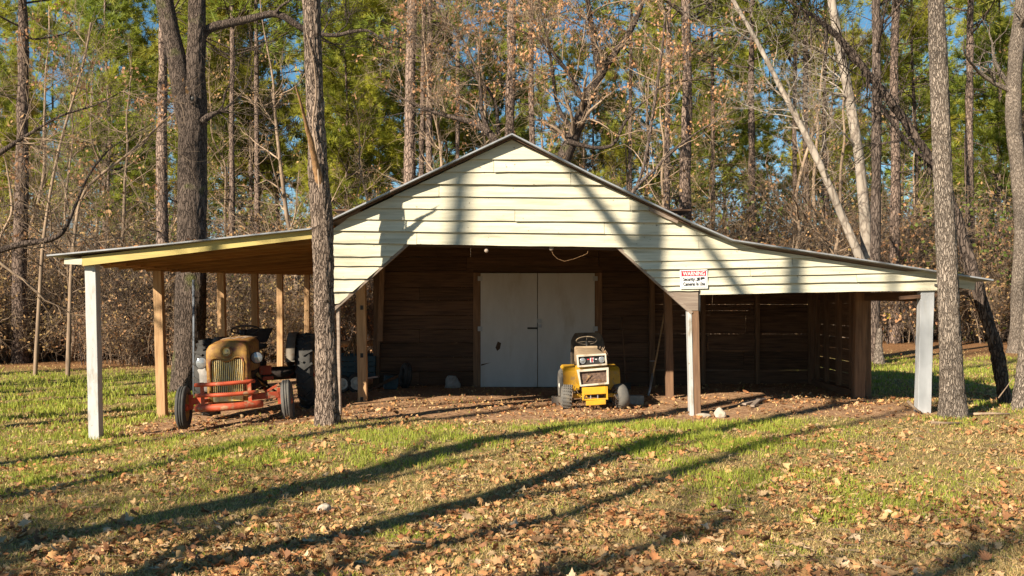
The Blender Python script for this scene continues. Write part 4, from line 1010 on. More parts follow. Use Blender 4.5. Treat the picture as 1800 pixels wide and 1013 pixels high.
# ------------------------------------------------------------------ old farm tractor under the left shed
def tyre_profile(r, w, rim, ribs=3):
    """closed (radius, along) loop with rounded shoulders and ribs on the tread"""
    h = w / 2; p = [(rim, -h * .62), (rim + (r - rim) * .25, -h * .93), (rim + (r - rim) * .6, -h), (r - .035 * r / .3, -h * .93), (r - .012, -h * .74)]
    for i in range(ribs):
        a = -h * .66 + i * (h * 1.32 / ribs); b_ = a + h * 1.32 / ribs
        p += [(r, a + .004), (r + .003, (a + b_) / 2), (r, b_ - .006)]
        if i < ribs - 1: p += [(r - .018, b_ - .003), (r - .018, b_ + .001)]
    p += [(r - .012, h * .74), (r - .035 * r / .3, h * .93), (rim + (r - rim) * .6, h), (rim + (r - rim) * .25, h * .93), (rim, h * .62), (rim, -h * .62)]
    return p
def wheel(parent, loc, r, w, rim, tm, rm, rot=(0, 0, 0), ribs=3, lugs=0, hub=.05, hubm=None, disc=.01, k=40, blocks=0):
    e = empty('wheel', loc, parent); e.rotation_euler = rot
    ty = MB().lathe(tyre_profile(r, w, rim, ribs), axis='X', k=k).build('tyre', tm, e)
    MB().lathe([(rim + .004, -w * .31), (rim - .02, -w * .29), (rim - .035, -w * .12), (rim * .5, disc), (hub, disc + .01), (hub * .3, disc + .012), (hub * .3, disc - .02), (rim * .5, disc - .02), (rim - .045, w * .05), (rim - .02, w * .29), (rim + .004, w * .31)], axis='X', k=k).build('rim', rm, e)
    MB().lathe([(.001, w * .5), (hub * .7, w * .48), (hub, w * .36), (hub, -w * .36), (hub * .7, -w * .48), (.001, -w * .5)], axis='X', k=16).build('hub', hubm or rm, e)
    for i in range(lugs):
        a = 2 * math.pi * i / lugs; s = 1 if i % 2 else -1
        m = Matrix.Rotation(a, 3, 'X')
        p0 = m @ Vector((s * w * .47, 0, r - .02)); p1 = m @ (Matrix.Rotation(.16, 3, 'X') @ Vector((-s * w * .02, 0, r + .012)))
        MB().bar(p0, p1, .035, .05, (p0 + p1)).build('lug', tm, e)
    if blocks:
        bb = MB()
        for i in range(blocks):
            a = 2 * math.pi * i / blocks; m = Matrix.Rotation(a, 3, 'X')
            for j in range(5):
                q = m @ Vector(((j - 2) * w * .17, (i % 2) * 0.0, r + .004)); q2 = m @ (Matrix.Rotation(.09, 3, 'X') @ Vector(((j - 2) * w * .17 + w * .13, 0, r + .004)))
                bb.bar(q, q2, .018, .016, q)
        o = bb.build('tread', tm, e); o['kind'] = 'stuff'
    return e

TX, TY = -4.06, 15.3
tr = thing('farm_tractor', 'old rusty yellow and red farm tractor under the left shed', 'tractor', (TX, TY, gz(TX, TY) - .0))
tzl, tzr = gz(TX - .72, TY), gz(TX + .78, TY)
tr.location.z = (tzl + tzr) / 2 - .005
tr.rotation_euler = (R(.3), -math.atan2(.085, 1.5), R(5.0))
# wheels
wheel(tr, (-.73, 0, .315), .315, .15, .2, RUBBER, RIMY, (0, R(2), R(1)), hubm=REDP)
wheel(tr, (.77, 0, .315), .315, .15, .2, RUBBERG, RIMY, (0, R(-2), R(3)), hubm=REDP)
for s in (-1, 1):
    wheel(tr, (.08 + s * .80, 1.92, .61), .61, .28, .38, RUBBER, RIMY, ribs=1, lugs=34, hub=.1, hubm=REDP, k=48)
# front axle
ax = MB().bar((-.62, 0, .40), (.66, 0, .42), .075, .095); ax.bar((-.62, 0, .50), (-.62, 0, .28), .06, .06); ax.bar((.66, 0, .52), (.66, 0, .28), .06, .06)
ax.tube([(-.62, 0, .315), (-.73, 0, .315)], .03); ax.tube([(.66, 0, .315), (.77, 0, .315)], .03)
ax.build('front_axle', REDP, tr, .006)
for s in (-1, 1):
    MB().bar((s * .5 + .02, .04, .40), (.02 + s * .22, 1.35, .42), .045, .055).build('radius_rod', REDP, tr, .005)
    MB().tube([(s * .58 + .02, .1, .45), (s * .2, 1.0, .62)], .016, 8).build('tie_rod', DARKM, tr)
MB().bar((.45, -.02, .47), (.66, .02, .57), .05, .03).build('steering_arm', REDP, tr)
# hood: lofted shell
def arch(y, hw, zb, zt, rad, n=9):
    pts = [(-hw, y, zb)]
    pts += [(-hw + rad - rad * math.cos(a), y, zt - rad + rad * math.sin(a)) for a in np.linspace(0, math.pi / 2, n)]
    crown_ = .025
    pts += [(x, y, zt + crown_ * (1 - (x / (hw - rad)) ** 2)) for x in np.linspace(-(hw - rad), hw - rad, 7)[1:-1]]
    pts += [(hw - rad + rad * math.sin(a), y, zt - rad + rad * math.cos(a)) for a in np.linspace(0, math.pi / 2, n)]
    return [Vector(p) for p in pts + [(hw, y, zb)]]
hx = -.03
def sh(rings): return [[v + Vector((hx, 0, 0)) for v in r_] for r_ in rings]
hood = MB().loft(sh([arch(-.05, .302, .80, 1.235, .12), arch(.2, .305, .79, 1.25, .12), arch(.6, .30, .79, 1.265, .12), arch(1.0, .28, .80, 1.265, .11), arch(1.12, .25, .82, 1.25, .10)]), closed=False, caps=False)
hood.loft(sh([arch(1.12, .25, .82, 1.25, .10), arch(1.0, .268, .80, 1.253, .11), arch(.6, .288, .79, 1.253, .12), arch(-.05, .29, .80, 1.223, .12)]), closed=False, caps=False)
hood.build('hood', HOODP, tr)
# grille shell with an opening
def outer(n=64):
    pts = []
    for p in arch(0, .30, .38, 1.235, .13, 14): pts.append((p.x, p.z))
    pts = np.array(pts + [pts[0]]); s = np.concatenate([[0], np.cumsum(np.linalg.norm(np.diff(pts, axis=0), axis=1))]); u = np.linspace(0, s[-1], n, endpoint=False)
    return np.stack([np.interp(u, s, pts[:, 0]), np.interp(u, s, pts[:, 1])], 1)
def inner(n=64):
    c = [(-.225, .50), (-.225, .93), (-.21, .985), (-.17, 1.005), (-.11, 1.0), (-.055, .965), (0, .945), (.055, .965), (.11, 1.0), (.17, 1.005), (.21, .985), (.225, .93), (.225, .50), (-.225, .50)]
    pts = np.array(c); s = np.concatenate([[0], np.cumsum(np.linalg.norm(np.diff(pts, axis=0), axis=1))]); u = np.linspace(0, s[-1], n, endpoint=False)
    return np.stack([np.interp(u, s, pts[:, 0]), np.interp(u, s, pts[:, 1])], 1)
O_, I_ = outer(), inner()
def lean(z): return -.27 + .07 * max(0, (z - .5) / .7) ** 2
rings = []
for f, dy, sc in ((0, .24, 1.0), (0, .06, 1.0), (0, .02, .985), (0, 0, .95)):
    rings.append([Vector((x * sc + hx, lean(z) + dy, .8 + (z - .8) * sc)) for x, z in O_])
for f, dy in ((.55, -.012), (.85, -.008), (1.0, .0), (1.0, .05)):
    rings.append([Vector((x0 * .95 * (1 - f) + x1 * f + hx, lean(z0 * (1 - f) + z1 * f) + dy, (.8 + (z0 - .8) * .95) * (1 - f) + z1 * f)) for (x0, z0), (x1, z1) in zip(O_, I_)])
shell = MB().loft(rings, closed=True, caps=False).build('grille_shell', HOODP, tr)
for i in range(16):
    x = hx - .205 + i * .41 / 15; zt = .99 - .05 * math.exp(-((x - hx) / .05) ** 2)
    MB().bar((x, -.262 + .0, .50), (x, lean(zt) + .018, zt), .011, .022, (0, 1, 0)).build('grille_bar', GRILP, tr)
MB().box((hx, -.17, .75), (.44, .03, .52)).build('radiator', BLACK, tr)
MB().box((hx, -.285, .445), (.42, .02, .11)).build('lower_panel', GRILP, tr, .004)
MB().box((hx + .01, -.24, .33), (.40, .03, .10)).build('lower_panel', HOODP, tr, .004)
yE = lean(1.1) - .01
em = MB().tube([(hx + .072 * math.cos(a), yE - .012, 1.105 + .072 * math.sin(a)) for a in np.linspace(0, 2 * math.pi, 25)[:-1]], .016, 8, closed=True)
em = em.build('emblem_ring', HOODP, tr)
MB().lathe([(.001, -.018), (.03, -.016), (.034, -.01), (.036, -.004), (.048, -.004), (.052, -.012), (.056, -.004), (.058, .02)], (hx, yE, 1.105), 'Y', 24).build('emblem', GRILP, em)
# collar bead over the opening
MB().tube([(x * 1.06 + hx, lean(z) - .018, z + .012) for x, z in [(-.225, .52), (-.225, .93), (-.21, .99), (-.165, 1.012), (-.11, 1.005), (-.06, .975), (0, .955), (.06, .975), (.11, 1.005), (.165, 1.012), (.21, .99), (.225, .93), (.225, .52)]], .012, 6).build('grille_bead', HOODP, tr)
# headlights
for sx, z in ((-.40, .955), (.40, .985)):
    c = Vector((hx + sx, -.05, z))
    h = MB().lathe([(.001, .12), (.03, .115), (.06, .08), (.08, .03), (.088, 0), (.09, -.012), (.082, -.018)], c, 'Y', 28).build('headlight', DARKM, tr)
    MB().lathe([(.082, -.012), (.06, -.024), (.03, -.032), (.001, -.034)], c, 'Y', 28).build('lens', GLASSY, h)
    MB().bar(c + Vector((0, .05, -.02)), (hx + sx * .7, .08, z - .04), .02, .03).build('bracket', DARKM, h)
# bumper: three bowed tubes on straps
def bow(x0, x1, z0, z1, y, d, n=11): return [(x0 + (x1 - x0) * t, y - d * (1 - (2 * t - 1) ** 2), z0 + (z1 - z0) * t) for t in np.linspace(0, 1, n)]
bump = empty('bumper', (0, 0, 0), tr)
MB().tube(bow(-.45, .38, .665, .675, -.44, .13), .029, 10).build('bumper_bar', REDP, bump)
MB().tube(bow(-.45, .42, .515, .515, -.44, .13), .029, 10).build('bumper_bar', REDP, bump)
MB().tube(bow(-.45, .47, .335, .345, -.44, .14), .053, 12).build('bumper_bar', REDP, bump)
for x in (-.35, .31):
    MB().bar((x, -.485, .70), (x, -.485, .33), .05, .02, (0, 1, 0)).build('strap', REDP, bump)
    MB().bar((x, -.47, .43), (x * .8, .0, .42), .05, .05).build('mount', REDP, bump)
# engine, gearbox, axle housing
eg = MB().box((-.02, .62, .62), (.27, .9, .34)); eg.box((.15, .55, .70), (.08, .62, .12)); eg.tube([(.19, .3, .72), (.2, .6, .74), (.19, .95, .72)], .035, 8)
eg.box((-.02, .15, .62), (.2, .2, .26)); eg.tube([(.17, .28, .56), (.17, .45, .56)], .06, 12); eg.box((.18, .75, .55), (.1, .16, .14)); eg.box((0, .5, .42), (.25, .8, .12))
eg.build('engine', GREASE, tr, .012)
for i in range(5): MB().tube([(.14, .32 + i * .14, .76), (.21, .34 + i * .13, .79 + .03 * (i % 2)), (.12, .45 + i * .1, .82)], .008, 6).build('hose', DARKM, tr)
MB().tube([(.2, .9, .7), (.24, 1.1, .55), (.24, 1.5, .4)], .028, 8).build('exhaust_pipe', RIMY, tr)
gb = MB().box((0, 1.45, .60), (.30, .8, .36)); gb.tube([(-.6, 1.92, .61), (.68, 1.92, .61)], .11, 14); gb.box((0, 1.95, .62), (.36, .4, .4)); gb.box((.26, 1.35, .42), (.2, .3, .025)); gb.box((-.26, 1.35, .42), (.2, .3, .025))
gb.build('gearbox', GREASE, tr, .015)
MB().box((.30, 1.15, .72), (.18, .1, .14)).build('battery_box', REDP, tr, .01)
MB().box((.36, 1.0, .60), (.16, .05, .06)).build('side_step', REDP, tr, .01)
# steering wheel, dash, levers, seat
st = MB().tube([(.0 + .22 * math.cos(a), 1.32 - .10 * math.sin(a), 1.37 + .19 * math.sin(a) * .35) for a in np.linspace(0, 2 * math.pi, 33)[:-1]], .014, 8, closed=True).build('steering_wheel', DARKM, tr)
for a in (.5, 2.6, 4.7): MB().tube([(0, 1.32, 1.36), (.21 * math.cos(a), 1.32 - .09 * math.sin(a), 1.37 + .066 * math.sin(a))], .008, 6).build('spoke', DARKM, st)
MB().tube([(0, 1.05, 1.1), (0, 1.32, 1.36)], .022, 8).build('steering_column', DARKM, tr)
MB().box((0, 1.13, 1.03), (.36, .06, .34), (R(-10), 0, 0)).build('dash_panel', BLACK, tr, .02)
sd = MB().loft([[Vector((.06 + (.2 + .02 * k_) * math.cos(a), 1.78 + .06 * k_ + .05 * math.sin(a), 1.14 + .055 * k_)) for a in np.linspace(0, 2 * math.pi, 17)[:-1]] for k_ in range(5)]).build('seat_back', BLACK, tr)
MB().loft([[Vector((.06 + r_ * math.cos(a), 1.68 + r_ * .9 * math.sin(a), z)) for a in np.linspace(0, 2 * math.pi, 17)[:-1]] for r_, z in ((.1, 1.02), (.2, 1.05), (.22, 1.1), (.2, 1.12))]).build('seat', BLACK, tr)
MB().bar((.05, 1.75, .8), (.05, 1.75, 1.04), .05, .05).build('seat_post', DARKM, tr)
MB().tube([(.12, 1.5, .75), (.16, 1.5, 1.0), (.2, 1.42, 1.16)], .011, 6).build('lever', DARKM, tr)
MB().tube([(.25, 1.3, .8), (.3, 1.2, 1.0), (.42, 1.1, 1.08)], .009, 6).build('lever', DARKM, tr)
# fenders
for s in (-1, 1):
    fm = MB(); ang = np.linspace(R(20), R(160), 15); xi, xo = .08 + s * .53, .08 + s * .67
    top = [[Vector((x, 1.92 - .70 * math.cos(a), .61 + .66 * math.sin(a))) for x in (xi, xo)] for a in ang]
    fm.loft([[v[0], v[1], v[1] - Vector((0, 0, .015)), v[0] - Vector((0, 0, .015))] for v in top], closed=True)
    side = [(1.92 - .70 * math.cos(a), .61 + .66 * math.sin(a)) for a in ang] + [(2.4, .72), (1.5, .72)]
    n_ = len(side); fm.add([(xi, y, z) for y, z in side] + [(xi + s * .012, y, z) for y, z in side], [tuple(range(n_)), tuple(range(2 * n_ - 1, n_ - 1, -1))] + [(j, (j + 1) % n_, (j + 1) % n_ + n_, j + n_) for j in range(n_)])
    fm.build('fender', mat('faded_grey_fender', (.17, .145, .115), (.11, .09, .07), 6, rough=.7, spots=(.10, .055, .03), spot_scale=5, spot_lo=.6), tr)
# canvas bundle hanging beside the grille
rg = []
for z, rx_, ry_ in ((.52, .05, .05), (.56, .11, .09), (.66, .13, .10), (.76, .12, .10), (.84, .13, .09), (.90, .08, .06)):
    rg.append([Vector((-.40 + (rx_ + random.uniform(-.015, .015)) * math.cos(a), .18 + (ry_ + random.uniform(-.015, .015)) * math.sin(a), z + random.uniform(-.01, .01))) for a in np.linspace(0, 2 * math.pi, 13)[:-1]])
MB().loft(rg).build('canvas_bundle', CLOTH, tr)
# sticks lying on the hood
for i in range(9):
    x = hx + random.uniform(-.2, .2); y = random.uniform(-.05, .6); a = random.uniform(-.8, .8); l_ = random.uniform(.15, .4)
    MB().tube([(x, y, 1.275), (x + l_ * .5 * math.cos(a), y + .02, 1.29), (x + l_ * math.cos(a), y + l_ * math.sin(a), 1.28)], .005, 5).build('dead_twig', BARK_G, tr)

# grey pipe standing behind the tractor
pp = PX(341, 690, 21.0)
tag(MB().tube([(pp.x, 21.0, gz(pp.x, 21) - .05), (pp.x, 21.0, 1.2), PX(340, 492, 21.0)], .028, 10).build('steel_pipe', mat('blue_grey_pipe', (.16, .18, .21), (.11, .12, .14), 8, rough=.5)), 'thin blue-grey pipe standing against the forked tree behind the tractor', 'pipe')

# ------------------------------------------------------------------ yellow garden tractor in the opening
CX, CY = 1.27, 15.95
ct = thing('garden_tractor', 'small dusty yellow and white garden tractor parked in the barn opening', 'garden tractor', (CX, CY, gz(CX, CY)))
ct.rotation_euler = (0, R(-1.2), R(1.5))
def zq(zx, zy): return ((zx - 531) / 803, 1.229 - zy / 803)
def frame(outer_, inner_, y0, y1, name, m):
    n_ = len(outer_); V = [(x, y0, z) for x, z in outer_] + [(x, y0, z) for x, z in inner_] + [(x, y1, z) for x, z in outer_] + [(x, y1, z) for x, z in inner_]
    fs = []
    for j in range(n_):
        k_ = (j + 1) % n_
        fs += [(j, k_, n_ + k_, n_ + j), (2 * n_ + k_, 2 * n_ + j, 3 * n_ + j, 3 * n_ + k_), (j, 2 * n_ + j, 2 * n_ + k_, k_), (n_ + k_, 3 * n_ + k_, 3 * n_ + j, n_ + j)]
    return MB().add(V, fs).build(name, m, ct, .004)
frame([zq(300, 312), zq(655, 300), zq(668, 440), zq(310, 462)], [zq(320, 335), zq(640, 322), zq(650, 422), zq(330, 440)], -.30, -.22, 'grille_frame', CUBW)
MB().prism([zq(318, 332), zq(642, 320), zq(652, 425), zq(328, 442)], -.255, -.235).build('lamp_panel', BLACK, ct)
for zx, zy in ((372, 382), (603, 372)):
    x, z = zq(zx, zy)
    h = MB().lathe([(.044, .0), (.046, -.02), (.041, -.024), (.03, -.012), (.012, -.004), (.001, -.002)], (x, -.255, z), 'Y', 24).build('headlight', CHROME, ct)
    MB().lathe([(.041, -.018), (.025, -.026), (.001, -.029)], (x, -.255, z), 'Y', 24).build('lens', GLASSY, h)
ex, ez = zq(488, 376)
em2 = MB().box((ex, -.259, ez), (.062, .006, .07)).build('emblem_plate', SIGNW, ct)
MB().box((ex - .016, -.264, ez), (.007, .006, .062)).box((ex + .024, -.264, ez), (.007, .006, .062)).box((ex + .004, -.264, ez), (.034, .006, .010)).build('emblem_letter', SIGNK, em2)
MB().box((ex, -.268, ez - .004), (.012, .006, .05)).box((ex, -.268, ez + .036), (.012, .006, .013)).build('emblem_letter', EMR, em2)
for sx in (-.058, .058): MB().box((ex + sx, -.257, ez + .01), (.03, .004, .012)).build('emblem_strip', EMR if sx < 0 else SIGNW, ct)
frame([zq(300, 492), zq(685, 470), zq(685, 672), zq(338, 695)], [zq(330, 518), zq(658, 500), zq(660, 652), zq(350, 672)], -.29, -.20, 'grille_frame', CUBW)
MB().prism([zq(326, 515), zq(662, 497), zq(664, 656), zq(348, 675)], -.245, -.22).build('grille_screen', MESHG, ct)
MB().tube([(*(lambda q: (q[0], -.26, q[1]))(zq(405, 635)),), (*(lambda q: (q[0], -.27, q[1]))(zq(470, 548)),)], .006, 6).build('stuck_stick', SNAG, ct)
for i in range(14):
    x, z = zq(random.uniform(340, 650), random.uniform(590, 650)); a = random.uniform(-.5, .5)
    MB().tube([(x, -.25, z), (x + .05 * math.cos(a), -.262, z + .05 * math.sin(a))], .002, 4).build('straw', SNAG, ct)
# hood: slab widening to the front
def hring(y, hw, zb, zt, xo=-.055):
    return [Vector((xo + x, y, z)) for x, z in ((-hw, zb), (-hw, zt - .03), (-hw + .03, zt), (hw - .03, zt), (hw, zt - .03), (hw, zb))]
MB().loft([hring(-.23, .222, .66, .852), hring(.0, .215, .66, .868), hring(.35, .195, .66, .89), hring(.62, .18, .66, .905)]).build('hood', DUSTY, ct, .01)
MB().loft([hring(-.21, .20, .36, .65), hring(.2, .19, .36, .65), hring(.6, .18, .36, .65)]).build('engine_cover', CUBY, ct, .01)
MB().box((-.05, .66, .80), (.38, .08, .26)).build('dash_tower', DUSTY, ct, .02)
MB().prism([zq(360, 705), zq(652, 700), zq(655, 790), zq(366, 800)], -.27, -.16).build('front_frame', CUBY, ct, .008)
fb = MB().prism([zq(402, 868), zq(642, 858), zq(642, 915), zq(402, 926)], -.30, -.24)
fb.build('front_bumper', CUBY, ct, .006)
for zx in (368, 660):
    MB().bar((*(lambda q: (q[0], -.24, q[1]))(zq(zx, 700)),), (*(lambda q: (q[0], -.25, q[1]))(zq(zx, 858)),), .02, .05, (0, 1, 0)).build('bumper_strap', CUBY, ct)
MB().bar((*(lambda q: (q[0], -.25, q[1]))(zq(360, 856)),), (*(lambda q: (q[0], -.25, q[1]))(zq(675, 848)),), .03, .02).build('bumper_strap', CUBY, ct)
for zx in (462, 548): MB().bar((*(lambda q: (q[0], -.235, q[1]))(zq(zx, 795)),), (*(lambda q: (q[0], -.235, q[1]))(zq(zx, 865)),), .014, .014).build('bolt', METAL, ct)
MB().bar((-.42, .02, .20), (.40, .02, .20), .06, .06).build('front_axle', CUBY, ct, .006)
MB().tube([(-.38, .1, .24), (-.1, .16, .2), (.3, .12, .22)], .012, 6).build('tie_rod', DARKM, ct)
MB().box((0, .45, .25), (.26, 1.3, .12)).build('chassis', GREASE, ct, .01)
# dead vine tangle round the steering gear
for i in range(22):
    x = random.uniform(-.36, -.16) if i < 15 else random.uniform(.18, .36); z = random.uniform(.08, .34)
    MB().tube([(x, random.uniform(-.22, .1), z), (x + random.uniform(-.06, .06), random.uniform(-.26, .05), z + random.uniform(-.08, .08)), (x + random.uniform(-.1, .1), random.uniform(-.2, .1), max(.03, z + random.uniform(-.2, .1)))], .005, 4).build('dead_vine', BARK_D if i % 2 else BARK_G, ct)
wheel(ct, (-.43, .02, .175), .19, .175, .10, RUBBERG, RIMW, (R(0), R(4), R(-6)), ribs=1, k=32, blocks=22)
wheel(ct, (.395, .02, .175), .195, .175, .10, RUBBERG, RIMW, (R(0), R(-6), R(17)), ribs=1, k=32)
for s in (-1, 1):
    wheel(ct, (.02 + s * .37, 1.15, .27), .28, .24, .14, RUBBERG, RIMW, ribs=1, k=36, blocks=26)
    fm = MB(); pr = [(.78, .24), (.80, .52), (.86, .585), (1.40, .60), (1.46, .54)]
    xi, xo = .04 + s * .20, .04 + s * .46
    rg = [[Vector((xi, y, z)), Vector((xo - s * .03, y, z)), Vector((xo, y, z - .03)), Vector((xo, y + .012, z - .05)), Vector((xi, y + .015, z - .02))] for y, z in pr]
    fm.loft(rg, sm=False).build('fender', CUBY, ct, .006)
MB().box((.05, 1.1, .50), (.42, .5, .14)).build('seat_deck', CUBY, ct, .01)
# seat with tall worn back
sb = MB()
rg = []
for t in np.linspace(0, 1, 9):
    z = .62 + .50 * t; hw = .29 * (1 - .10 * t ** 2) * (1 if t < .8 else 1 - (t - .8) * 1.1); y = 1.28 + .10 * t
    rg.append([Vector((.03 + hw * math.cos(a), y + (.06 if math.sin(a) > 0 else .055) * math.sin(a) + .06 * (1 - abs(math.cos(a))) - .10 * abs(math.cos(a)) ** 3, z)) for a in np.linspace(0, 2 * math.pi, 25)[:-1]])
sb.loft(rg).build('seat_back', SEATM, ct)
MB().box((.03, 1.08, .62), (.46, .42, .10)).build('seat_cushion', SEATM, ct, .03, 2)
sw_ = MB().tube([(-.03 + .165 * math.cos(a), .78 - .06 * math.sin(a), 1.015 + .065 * math.sin(a)) for a in np.linspace(0, 2 * math.pi, 29)[:-1]], .0085, 8, closed=True).build('steering_wheel', SEATM, ct)
for a in (1.57, 3.6, 5.8): MB().tube([(-.03, .79, 1.0), (-.03 + .16 * math.cos(a), .78 - .058 * math.sin(a), 1.015 + .063 * math.sin(a))], .006, 6).build('spoke', SEATM, sw_)
MB().tube([(-.03, .70, .86), (-.03, .79, 1.0)], .02, 8).build('steering_column', DARKM, ct)
for i in range(16):
    x = .22 + random.uniform(-.04, .05); z = random.uniform(.8, 1.02)
    MB().tube([(x, .75, z), (x + random.uniform(-.05, .06), .72, z - .06), (x + random.uniform(-.05, .06), .76, z - random.uniform(.06, .16))], .007, 4).build('dead_vine', DRYTAN if i % 2 else BARK_G, ct)

# ------------------------------------------------------------------ trailer behind the left inner post
WX, WY = -3.35, 20.6
wz = gz(WX, WY)
tl = thing('utility_trailer', 'dark teal two-wheeled utility trailer behind the left inner post', 'trailer', (WX, WY, wz))
x0, x1 = -.95, .72
for k in range(4):
    MB().box(((x0 + x1) / 2, -.55, .33 + k * .105), (x1 - x0, .02, .098)).build('side_board', TEAL, tl, .003)
    MB().box((x0 + .012, .0, .33 + k * .105), (.02, 1.06, .098)).build('end_board', TEAL, tl, .003); MB().box((x1 - .012, 0, .33 + k * .105), (.02, 1.06, .098)).build('end_board', TEAL, tl, .003)
    MB().box(((x0 + x1) / 2, .55, .33 + k * .105), (x1 - x0, .02, .098)).build('side_board', TEAL, tl, .003)
MB().box(((x0 + x1) / 2, 0, .27), (x1 - x0, 1.08, .03)).build('bed', TEAL, tl)
for x in (-.6, .35): MB().bar((x, -.565, .24), (x, -.565, .70), .04, .02, (0, 1, 0)).build('stake', TEAL, tl)
MB().tube([(-.05, -.7, .16), (-.05, .7, .16)], .025, 8).build('axle', DARKM, tl)
e = wheel(tl, (.38, -.66, .18), .19, .10, .125, RUBBER, RIMW, (0, 0, R(90)), ribs=2, k=28); e = wheel(tl, (.1, -.67, .17), .17, .09, .11, RUBBER, RIMW, (0, 0, R(90)), ribs=2, k=28)
MB().bar((.55, -.6, .27), (.8, -.7, .31), .07, .03).build('tail_rail', mat('pink_wood', (.55, .35, .28), (.4, .25, .2), 8), tl)
sk = thing('stick_tripod', 'tripod of bare sticks tied at the top on the teal trailer', 'sticks', (-3.22, 20.6, wz + .29))
hubp = Vector((.08, 0, .78))
for a in np.linspace(.2, 5.9, 7): MB().tube([(hubp.x + .33 * math.cos(a), .22 * math.sin(a), .0 + random.uniform(0, .06)), hubp + Vector((random.uniform(-.02, .02), 0, random.uniform(-.02, .06)))], .014, 6).build('stick', SNAG, sk)
MB().tube([(hubp.x + .03 * math.cos(a), .03 * math.sin(a), .77) for a in np.linspace(0, 6.28, 9)[:-1]], .012, 5, closed=True).build('binding', BLACK, sk)
tag(MB().lathe([(.001, .0), (.08, .0), (.12, .08), (.13, .14), (.10, .2), (.05, .22), (.001, .22)], (-3.42, 20.45, wz + .285 + .13), 'Z', 20).build('clay_pot', CLAY), 'rounded terracotta pot lying in the teal trailer', 'pot')
o = MB().tube([PX(585, 606, 25.5), PX(625, 604, 25.5), PX(672, 603, 25.5)], .07, 10).build('wood_rail', SNAG)
tag(o, 'pale wooden rail lying level behind the teal trailer', 'rail')
for px in (592, 662):
    p = PX(px, 606, 25.5); MB().bar((p.x, 25.5, gz(p.x, 25.5) - .1), (p.x, 25.5, p.z - .05), .09, .09).build('rail_post', SNAG, o)

# ------------------------------------------------------------------ warning sign
sg = thing('warning_sign', 'white and red security camera warning sign on the cream siding', 'sign', (FX(1219), YF - .05, FZ(508)))
sg.rotation_euler = (R(-2), R(-1.2), 0)
W_, H_ = .395, .275
MB().box((0, 0, H_ / 2), (W_, .008, H_)).build('panel', SIGNW, sg, .002)
MB().box((0, -.0055, H_ - .053), (W_ - .05, .003, .075)).build('banner', SIGNR, sg)
bd = MB()
for a, c in (((-.175, .018), (.175, .018)), ((-.175, .018), (-.175, .257)), ((.175, .018), (.175, .257)), ((-.175, .257), (.175, .257))):
    bd.bar((a[0], -.0055, a[1]), (c[0], -.0055, c[1]), .0035, .003, (0, 1, 0))
bd.build('border_line', SIGNK, sg)
def lettering(txt, size, x, z, m, width):
    cu = bpy.data.curves.new('lettering', 'FONT'); cu.body = txt; cu.size = size; cu.extrude = .0012; cu.align_x = 'LEFT'; cu.offset = .0014
    tmp = bpy.data.objects.new('tmp', cu); COL.objects.link(tmp); bpy.context.view_layer.update()
    me = bpy.data.meshes.new_from_object(tmp.evaluated_get(bpy.context.evaluated_depsgraph_get())); bpy.data.objects.remove(tmp)
    co = np.empty(len(me.vertices) * 3, np.float32); me.vertices.foreach_get('co', co); co = co.reshape(-1, 3)
    w = co[:, 0].max() - co[:, 0].min(); co[:, 0] = (co[:, 0] - co[:, 0].min()) * width / w
    me.vertices.foreach_set('co', co.ravel()); me.update(); me.materials.clear()
    o = new_obj('lettering', me, m, sg); o.location = (x, -.0085, z); o.rotation_euler = (R(90), 0, 0)
lettering('WARNING', .078, -.158, H_ - .081, SIGNW, .316)
lettering('Security', .068, -.155, .118, SIGNK, .165)
lettering('Cameras In Use', .068, -.155, .048, SIGNK, .310)
# camera pictogram
MB().prism([(.035 + .028 * math.cos(a), .135 + .024 * math.sin(a)) for a in np.linspace(0, 6.28, 17)[:-1]], -.0075, -.0045).build('pictogram', SIGNK, sg)
MB().prism([(.03 + .018 * math.cos(a), .135 + .017 * math.sin(a)) for a in np.linspace(0, 6.28, 17)[:-1]], -.0095, -.0078).build('pictogram', SIGNW, sg)
MB().prism([(.035, .159), (.085, .163), (.085, .118), (.035, .111)], -.0072, -.0044).build('pictogram', SIGNK, sg)
MB().prism([(.098, .165), (.150, .165), (.158, .15), (.150, .138), (.12, .135), (.10, .122), (.094, .14)], -.0072, -.0044).build('pictogram', SIGNK, sg)
for x, z in ((-.18, .262), (.18, .262)): MB().lathe([(.001, -.01), (.006, -.008), (.006, .0)], (x, 0, z), 'Y', 8).build('screw', DARKM, sg)

# ------------------------------------------------------------------ small things about the barn
p = PX(1652, 503, YF - .08)
ins = thing('floodlight', 'small white lamp fitting on the right end of the shed front', 'lamp', (p.x, p.y, p.z))
MB().loft([[Vector((r_ * math.cos(a) + .02, -.03 + k_, r_ * 1.3 * math.sin(a))) for a in np.linspace(0, 6.28, 13)[:-1]] for r_, k_ in ((.03, -.06), (.06, -.05), (.065, .0), (.04, .05))]).build('lamp_head', WHITE, ins)
MB().bar((-.06, .04, .02), (.02, .0, 0), .03, .03).build('lamp_arm', DARKM, ins)
p = PX(855, 441, YF + .03)
i1 = thing('insulator', 'small round clay insulator hanging under the opening left of centre', 'insulator', (p.x, p.y, p.z))
MB().lathe([(.001, -.03), (.025, -.028), (.03, -.01), (.02, 0), (.03, .01), (.025, .028), (.001, .03)], (0, 0, 0), 'Y', 14).build('knob', GREYW, i1); MB().tube([(0, 0, 0), (.01, 0, .07)], .004, 5).build('nail', DARKM, i1)
p = PX(969, 437, YF + .03)
i2 = thing('insulator', 'small round clay insulator with dangling wire under the opening', 'insulator', (p.x, p.y, p.z))
